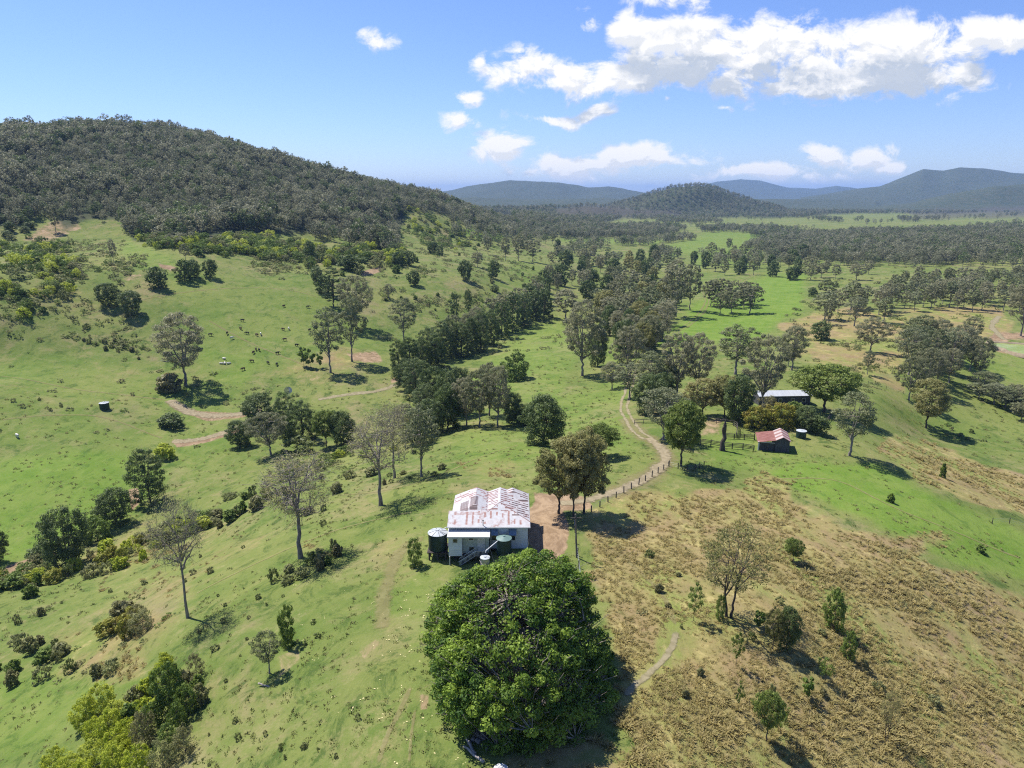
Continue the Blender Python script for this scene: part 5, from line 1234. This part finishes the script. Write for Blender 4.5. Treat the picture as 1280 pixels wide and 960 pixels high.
# ------------------------------------------------------------------ power pole, fences, yards
x, y, z, _ = at(721, 697)
pp = empty('power_pole', (x, y, z)); tag(pp, 'weathered timber power pole at the shade edge right of the farmhouse', 'pole')
MB().tube((0,0,-.5),(-.35,.2,7.2),.15,.11,n=10).build('pole', M['bark_mid'], pp)
MB().box(-1.1,.6,.05,.17,6.5,6.64).build('crossarm', M['post'], pp)
def fence(pix, label, rails=0, h=1.2, gap=3.6, rp=.08, wires=3, name='post_fence'):
    ctr = smooth_line([at(*p)[:2] for p in pix], .3)
    s = np.concatenate([[0], np.cumsum(np.linalg.norm(np.diff(ctr, axis=0), axis=1))])
    nn = max(1, int(round(s[-1]/gap))); ts = np.linspace(0, s[-1], nn+1)
    xs = np.interp(ts, s, ctr[:, 0]); ys = np.interp(ts, s, ctr[:, 1]); zs = ground(xs, ys)
    f = empty(name, (xs[0], ys[0], zs[0])); tag(f, label, 'fence'); o = np.array([xs[0], ys[0], zs[0]])
    Q = np.stack([xs, ys, zs], 1)-o
    rng = np.random.default_rng(int(pix[0][0]))
    for a in Q:
        lx, ly = rng.normal(0, .05, 2); hh = h*rng.uniform(.88, 1.12)
        MB().tube((a[0], a[1], a[2]-.4), (a[0]+lx, a[1]+ly, a[2]+hh), rp*1.05, rp*.9, n=7).build('post', M['post'], f)
    if rails:
        for i in range(len(Q)-1):
            mb = MB()
            for k_ in range(rails):
                zz = h*(.3+.62*k_/(max(1, rails-1)))
                mb.tube(Q[i]+np.array([0,0,zz]), Q[i+1]+np.array([0,0,zz+rng.normal(0,.03)]), .085, n=5)
            mb.build('rail', M['post'], f)
    else:
        mb = MB()
        for i in range(len(Q)-1):
            for k_ in range(wires):
                zz = h*(.3+.6*k_/(wires-1)); mb.tube(Q[i]+np.array([0,0,zz]), Q[i+1]+np.array([0,0,zz]), .012, n=3, cap=False)
        mb.build('wire', M['steel'], f)
    return f
fence([(739,640),(765,625),(795,608),(822,592),(836,583)], 'post and wire fence along the near side of the dirt drive', gap=3.4, rp=.12, h=1.35)
fence([(718,655),(720,680),(724,712),(728,745),(735,790)], 'post and wire fence running from the shade towards the fig', gap=4.2, rp=.10, h=1.3)
fence([(836,583),(862,588),(880,582)], 'short fence beside the bright green shade tree', gap=2.2, rp=.12)
fence([(862,554),(885,557),(905,560),(930,562),(942,564)], 'front rail fence of the timber cattle yards', rails=4, gap=2.4, h=1.6, rp=.13)
fence([(905,548),(925,549),(943,550)], 'middle rail fence of the timber cattle yards beside the red shed', rails=4, gap=2.4, h=1.5, rp=.13)
fence([(885,528),(902,531),(920,534),(920,548)], 'back rail fence of the timber cattle yards under the olive trees', rails=3, gap=2.6, h=1.7)
fence([(793,530),(812,529),(826,530)], 'short rail fence beside the drive above its bend', rails=2, gap=2.6, h=1.3)
fence([(846,560),(862,566),(862,554)], 'side rail fence between the drive bend and the cattle yards', rails=3, gap=2.6, h=1.4)
fence([(1020,540),(1032,530),(1040,518)], 'rail fence right of the garden below the spreading tree', rails=2, gap=3, h=1.3)
fence([(1240,655),(1268,655),(1300,664)], 'thin post fence across the bright green strip at right', gap=7, rp=.08, h=1.4)
fence([(1085,480),(1110,487),(1150,498)], 'wire fence between the ridge and the grove on the flat', gap=6, rp=.08)

# dead trunk by the yards
x, y, z, Zc = at(903, 563)
dt = make_tree('dead_trunk', 5, H=8.5, R=.9, cb=.5, trunk_r=.62, clumps=5, leaves=1, leaf=.01, cr=.3, limbs=3, bark='bark_dark', leafmat='brown', fork=1.5, lean=.05)
o = link('dead_tree', dt[0], None, (x, y, z)); tag(o, 'gnarled leafless dead trunk standing inside the cattle yards', 'dead tree')
# timber gatepost ruin beside the bend
x, y, z, _ = at(1050, 575)

# ------------------------------------------------------------------ logs
def log(px, py, L, r, ang, label, group=None, mat='log', lift=0.0, tilt=0.0):
    x, y, z, _ = at(px, py)
    rng = np.random.default_rng(int(px*7+py)); mb = MB(); n_ = 6
    P_ = [(-L/2+L*i/n_, rng.normal(0, r*.25), rng.normal(0, r*.12)) for i in range(n_+1)]
    for i in range(n_): mb.tube(P_[i], P_[i+1], r*(1-.06*i), r*(1-.06*(i+1)), n=10, cap=i in (0, n_-1))
    o = mb.build('log', M[mat], None, True); o.location = (x, y, z+r*.9+lift); o.rotation_euler = (0, tilt, ang); tag(o, label, 'log', group); return o
log(588,934,2.3,.20,2.0,'short pale log, inner one of the two beside the log pile')
log(592,944,2.9,.17,2.35,'long pale log, outer one of the two beside the log pile')
for i in range(14):
    log(596+(i % 5)*6.2, 921-(i//5)*4.0, 2.8+(i*37 % 5)*.3, .16+.02*(i % 3), 1.35+((i*53) % 9-4)*.09, 'grey weathered log in the pile at the foot of the fig', 'logs of the pile', 'log_dark', lift=.04+(i//5)*.26, tilt=((i*29) % 5-2)*.03)
log(592,902,3.4,.14,2.1,'thin log leaning out from the back of the pile',None,'log_dark',.5)
log(332,858,2.2,.12,-.4,'thin bleached branch lying below the grey-green young tree')
log(205,452,11,.22,-.35,'long dark fallen branch left of the big paddock gum',None,'log_dark')

# ------------------------------------------------------------------ cattle
def cow_mesh(name, mat, lying=False):
    hz = .55 if lying else 1.15
    Vs = [((.0,0,hz),.34),((-.55,0,hz+.02),.33),((-.85,0,hz+.03),.22),((.45,0,hz+.02),.36),((.8,0,hz+.12),.24),((1.15,0,hz-.1 if not lying else hz+.3),.15),((1.45,0,hz-.45 if not lying else hz+.3),.13),((1.68,0,hz-.62 if not lying else hz+.2),.08),
          ((-1.02,0,hz-.25),.05),((-1.05,0,hz-.55),.04)]
    E = [(0,1),(1,2),(0,3),(3,4),(4,5),(5,6),(6,7),(2,8),(8,9)]
    for root, x in ((1,-.7),(3,.55)):
        for s in (-1, 1):
            b = len(Vs)
            if lying: Vs += [((x,s*.3,.3),.14),((x+.35,s*.42,.12),.08)]; E += [(root,b),(b,b+1)]
            else: Vs += [((x,s*.2,.8),.15),((x+(.05 if root == 1 else -.02),s*.2,.42),.085),((x,s*.2,0.02),.065)]; E += [(root,b),(b,b+1),(b+1,b+2)]
    for s in (-1, 1): b = len(Vs); Vs += [((1.38,s*.2,Vs[6][0][2]+.12),.05)]; E += [(6,b)]
    me = bpy.data.meshes.new(name); me.from_pydata([v for v, _ in Vs], E, []); me.update()
    o = bpy.data.objects.new(name, me); C.objects.link(o)
    md = o.modifiers.new('s', 'SKIN'); md.use_smooth_shade = True
    for i, (_, r) in enumerate(Vs): me.skin_vertices[0].data[i].radius = (r, r)
    me.skin_vertices[0].data[0].use_root = True
    o.modifiers.new('d', 'SUBSURF').levels = 1
    dg = bpy.context.evaluated_depsgraph_get(); out = bpy.data.meshes.new_from_object(o.evaluated_get(dg)); bpy.data.objects.remove(o)
    out.materials.clear(); out.materials.append(mat); return out
cm_ = {c: simple_mat(c+'_hide', v, v2, 2.5, .8) for c, v, v2 in (('black', (.02,.018,.016), (.03,.025,.02)), ('brown', (.11,.06,.035), (.06,.035,.02)), ('white', (.68,.64,.56), (.6,.56,.48)))}
COW = {c: cow_mesh('cow', cm_[c]) for c in cm_}; COW['lying'] = cow_mesh('cow', cm_['white'], True)
HERD = [(303,402,'black'),(301,412,'brown'),(284,418,'black'),(290,424,'white'),(309,418,'black'),(321,420,'brown'),(326,419,'white'),(355,384,'brown'),(385,385,'black'),
        (354,413,'brown'),(361,412,'white'),(387,414,'black'),(356,426,'brown'),(371,433,'black'),(324,439,'black'),(317,442,'brown'),(347,443,'black'),(315,453,'brown'),(335,455,'black'),
        (346,457,'black'),(304,463,'brown'),(263,420,'black'),(22,547,'white'),(320,438,'brown')]
for i, (px, py, c) in enumerate(HERD):
    x, y, z, _ = at(px, py)
    o = link('cow', COW[c], None, (x, y, z)); o.rotation_euler = (0, 0, (i*2.399) % 6.28)
    if px == 22: tag(o, 'white cow grazing alone at far left below the paddock tank', 'cow')
    else: tag(o, c+' cow grazing with the herd on the hillside paddock', 'cow', c+' cattle of the herd')
for i, (px, py) in enumerate([(277,455),(281,455),(286,455),(280,449)]):
    x, y, z, _ = at(px, py); o = link('cow', COW['lying'], None, (x, y, z)); o.rotation_euler = (0, 0, i*1.9); tag(o, 'white cow lying down right of the big paddock gum', 'cow', 'white cows lying down')

# ------------------------------------------------------------------ farm dam
x, y, z, Zc = at(1275, 438)
m, k = new_mat('pond_water'); geo = k.node('ShaderNodeNewGeometry').outputs['Position']
cw = k.mix(k.ramp(k.noise(geo, .12, 4, .6), .4, .6), (.20,.26,.06), (.27,.31,.10))
finish(k, k.node('ShaderNodeBsdfPrincipled', {'Base Color': cw, 'Roughness': .35, 'Specular IOR Level': .4}).outputs[0]); M['pond'] = m
th = np.linspace(0, 2*np.pi, 49)[:-1]; rw = 1+.12*np.sin(3*th+1)
Vp = np.stack([x+11*rw*np.cos(th), y+14*rw*np.sin(th)], 1)
zp = float(np.max(ground(Vp[:, 0], Vp[:, 1])))
pd = MB().add([(a, b_, zp+.06) for a, b_ in Vp], [tuple(range(48))]).build('pond_water', M['pond']); tag(pd, kind='structure')
bank = MB(); prof = [(1.16, -1.6), (1.12, .75), (1.03, .75), (.985, -.2)]
ring_ = []
for f_, dz in prof: ring_ += [(x+11*rw[i]*math.cos(th[i])*f_, y+14*rw[i]*math.sin(th[i])*f_, zp+(dz*(1 if math.sin(th[i]) > -.35 else .25) if dz > 0 else dz)) for i in range(48)]
bank.add(ring_, [(j_*48+i, j_*48+(i+1) % 48, (j_+1)*48+(i+1) % 48, (j_+1)*48+i) for j_ in range(3) for i in range(48)])
M['bank'] = simple_mat('dam_bank_soil', (.22,.17,.11), (.30,.24,.16), .5, .95, bump=.3)
bk = bank.build('dam_bank', M['bank'], None, True); tag(bk, kind='structure')

# ------------------------------------------------------------------ haze, sky, clouds, sun, camera
m, k = new_mat('haze_air')
vol = k.node('ShaderNodeVolumePrincipled', {'Color': (.38,.60,1.0,1), 'Density': 5.2e-5, 'Anisotropy': .0})
k.n.new('ShaderNodeOutputMaterial'); k.l.new(vol.outputs[0], k.n['Material Output'].inputs['Volume'])
zmin = float(GZ.min())-1.5; zmax = max(float(GZ.max())+30, CAMZ+5)
hz = MB().box(-31000,31000,-31000,31000,zmin,zmax).build('haze', m); tag(hz, kind='stuff')

SUN_EL = math.radians(57); SUN_AZ = math.radians(-50)     # measured from +Y towards +X
sd = Vector((math.sin(SUN_AZ)*math.cos(SUN_EL), math.cos(SUN_AZ)*math.cos(SUN_EL), math.sin(SUN_EL)))
sl = bpy.data.lights.new('sun', 'SUN'); sl.energy = 5.0; sl.angle = math.radians(.53); sl.color = (1.0, .955, .88)
so_ = bpy.data.objects.new('sun', sl); C.objects.link(so_); so_.rotation_euler = sd.to_track_quat('Z', 'Y').to_euler(); so_.location = (0, 0, 400)

w = bpy.data.worlds.new('World'); scene.world = w; w.use_nodes = True
k = NT(w.node_tree); w.node_tree.nodes.clear()
sky = k.node('ShaderNodeTexSky', sky_type='NISHITA', sun_disc=False, sun_elevation=SUN_EL, sun_rotation=SUN_AZ, altitude=100, air_density=1.0, dust_density=.15, ozone_density=3.0)
skc = k.node('ShaderNodeVectorMath', {0: sky.outputs[0], 1: (.76,.86,1.23)}, operation='MULTIPLY').outputs[0]
gen = k.node('ShaderNodeTexCoord').outputs['Generated']
sx = k.node('ShaderNodeSeparateXYZ', {0: gen})
ysafe = k.math('MAXIMUM', sx.outputs[1], .02)
U = k.math('DIVIDE', sx.outputs[0], ysafe); Vv = k.math('DIVIDE', sx.outputs[2], ysafe)
UV = k.node('ShaderNodeCombineXYZ', {0: U, 1: Vv}).outputs[0]
CL = [ # picture x, y, half width, half height, weight
 (700,92,62,26,1),(760,95,58,26,1),(790,108,45,20,1),(800,38,40,30,1),(850,50,80,42,1.1),(905,60,80,44,1.1),(960,85,90,46,1.1),(1030,82,95,48,1.1),(1090,68,80,44,1.1),(1150,66,90,42,1.1),
 (1200,88,48,38,1),(1130,105,90,26,1),(1000,112,90,20,1),(1230,40,70,24,1),(1290,38,60,26,1),(1350,40,70,22,1),(930,110,40,22,.9),(650,82,22,14,.8),
 (587,126,19,15,.95),(580,152,32,14,1),(655,88,60,26,1),(700,100,70,24,1),(745,110,60,24,1),(640,182,62,22,1.1),(690,145,48,12,1),(752,138,26,11,1),(720,205,82,18,1.1),(705,216,60,13,1),(775,198,56,18,1.1),(830,196,66,13,1),
 (836,134,11,6,.7),(910,143,9,5,.6),(817,231,18,7,.9),(920,214,66,12,1),(985,218,66,14,1.05),(1030,190,36,15,.95),(1070,193,52,17,1),(1115,208,34,10,.9),
 (960,55,130,46,1),(1100,62,130,44,1),(860,85,110,46,1),(1050,100,130,34,1),(476,50,30,18,.62),(600,75,14,8,.55),(640,65,14,10,.5),(735,15,20,14,.5),(840,-5,60,14,.6)]
def cloud_group():
    g = bpy.data.node_groups.new('cloud_field', 'ShaderNodeTree')
    g.interface.new_socket('P', in_out='INPUT', socket_type='NodeSocketVector'); g.interface.new_socket('D', in_out='OUTPUT', socket_type='NodeSocketFloat')
    kk = NT(g); gi = kk.n.new('NodeGroupInput'); go = kk.n.new('NodeGroupOutput')
    p = gi.outputs[0]
    wn = kk.node('ShaderNodeTexNoise', {'Vector': p, 'Scale': 9.0, 'Detail': 3.0}, noise_dimensions='2D').outputs['Color']
    pw = kk.node('ShaderNodeVectorMath', {0: p, 1: kk.node('ShaderNodeVectorMath', {0: kk.node('ShaderNodeVectorMath', {0: wn, 1: (.5,.5,.5)}, operation='SUBTRACT').outputs[0], 1: (.07,.045,0)}, operation='MULTIPLY').outputs[0]}, operation='ADD').outputs[0]
    acc = None
    for cx, cy, rw_, rh, wt in CL:
        a, b_, c_ = ray(cx, cy); u0, v0 = float(a/b_), float(c_/b_)
        a1, b1, c1 = ray(cx+rw_, cy); ru = float(a1/b1)-u0; a2, b2, c2 = ray(cx, cy-rh); rv = float(c2/b2)-v0
        d = kk.node('ShaderNodeVectorMath', {0: pw, 1: (u0, v0, 0)}, operation='SUBTRACT').outputs[0]
        d = kk.node('ShaderNodeVectorMath', {0: d, 1: (1/ru, 1/rv, 0)}, operation='MULTIPLY').outputs[0]
        L_ = kk.node('ShaderNodeVectorMath', {0: d}, operation='LENGTH').outputs['Value']
        f_ = kk.math('MULTIPLY', kk.math('SUBTRACT', 1.0, L_), wt)
        acc = f_ if acc is None else kk.math('SMOOTH_MAX', acc, f_, .18)
    n1 = kk.node('ShaderNodeTexNoise', {'Vector': kk.node('ShaderNodeMapping', {0: p, 3: (1, 1.5, 1)}).outputs[0], 'Scale': 15.0, 'Detail': 12.0, 'Roughness': .64, 'Distortion': .25}, noise_dimensions='2D').outputs[0]
    bil = kk.math('ABSOLUTE', kk.math('SUBTRACT', n1, .5))
    t = kk.math('ADD', acc, kk.math('MULTIPLY', kk.math('SUBTRACT', n1, .5), 2.6))
    t = kk.math('SUBTRACT', t, kk.math('MULTIPLY', bil, .5))
    kk.l.new(t, go.inputs[0]); return g
cg = cloud_group()
def field(vec):
    nd = k.n.new('ShaderNodeGroup'); nd.node_tree = cg; k.l.new(vec, nd.inputs[0]); return nd.outputs[0]
f0 = field(UV)
f1 = field(k.node('ShaderNodeVectorMath', {0: UV, 1: (-.005, .010, 0)}, operation='ADD').outputs[0])
f2 = field(k.node('ShaderNodeVectorMath', {0: UV, 1: (-.01, .042, 0)}, operation='ADD').outputs[0])
alpha = k.ramp(f0, -.06, .58)
alpha = k.math('MULTIPLY', alpha, k.math('GREATER_THAN', sx.outputs[1], .05))
relief = k.ramp(k.math('SUBTRACT', f1, f0), -.10, .22)
under = k.ramp(f2, .15, .95)
shade_f = k.math('ADD', k.math('MULTIPLY', relief, .42), k.math('MULTIPLY', under, .95), clamp=True)
ccol = k.mix(shade_f, (1.0,.99,.98), (.53,.595,.70))
CLOUD_GAIN = 8.2
cmul = k.node('ShaderNodeVectorMath', {0: ccol, 1: (CLOUD_GAIN,)*3}, operation='MULTIPLY').outputs[0]
fin = k.mix(alpha, skc, cmul)
bgn = k.node('ShaderNodeBackground', {'Color': fin, 'Strength': .086})
k.node('ShaderNodeOutputWorld', {0: bgn.outputs[0]})
w.cycles.sampling_method = 'MANUAL'; w.cycles.sample_map_resolution = 512

cam = bpy.data.cameras.new('camera'); cam.sensor_width = 36; cam.lens = F/1280*36; cam.clip_start = .5; cam.clip_end = 80000
co = bpy.data.objects.new('camera', cam); C.objects.link(co); co.location = (0, 0, CAMZ); co.rotation_euler = (math.radians(90)-PITCH, 0, 0)
scene.camera = co
scene.view_settings.view_transform = 'Standard'; scene.view_settings.look = 'None'; scene.view_settings.gamma = 1; scene.view_settings.exposure = .63
cy = scene.cycles
cy.max_bounces = 5; cy.diffuse_bounces = 2; cy.glossy_bounces = 2; cy.transmission_bounces = 3; cy.transparent_max_bounces = 6; cy.volume_bounces = 0
cy.use_denoising = False; scene.cycles.pixel_filter_type = 'BLACKMAN_HARRIS'; scene.cycles.filter_width = 1.15; cy.denoiser = 'OPENIMAGEDENOISE'; cy.use_adaptive_sampling = True; cy.adaptive_threshold = .01
cy.sample_clamp_indirect = 4; cy.use_fast_gi = False
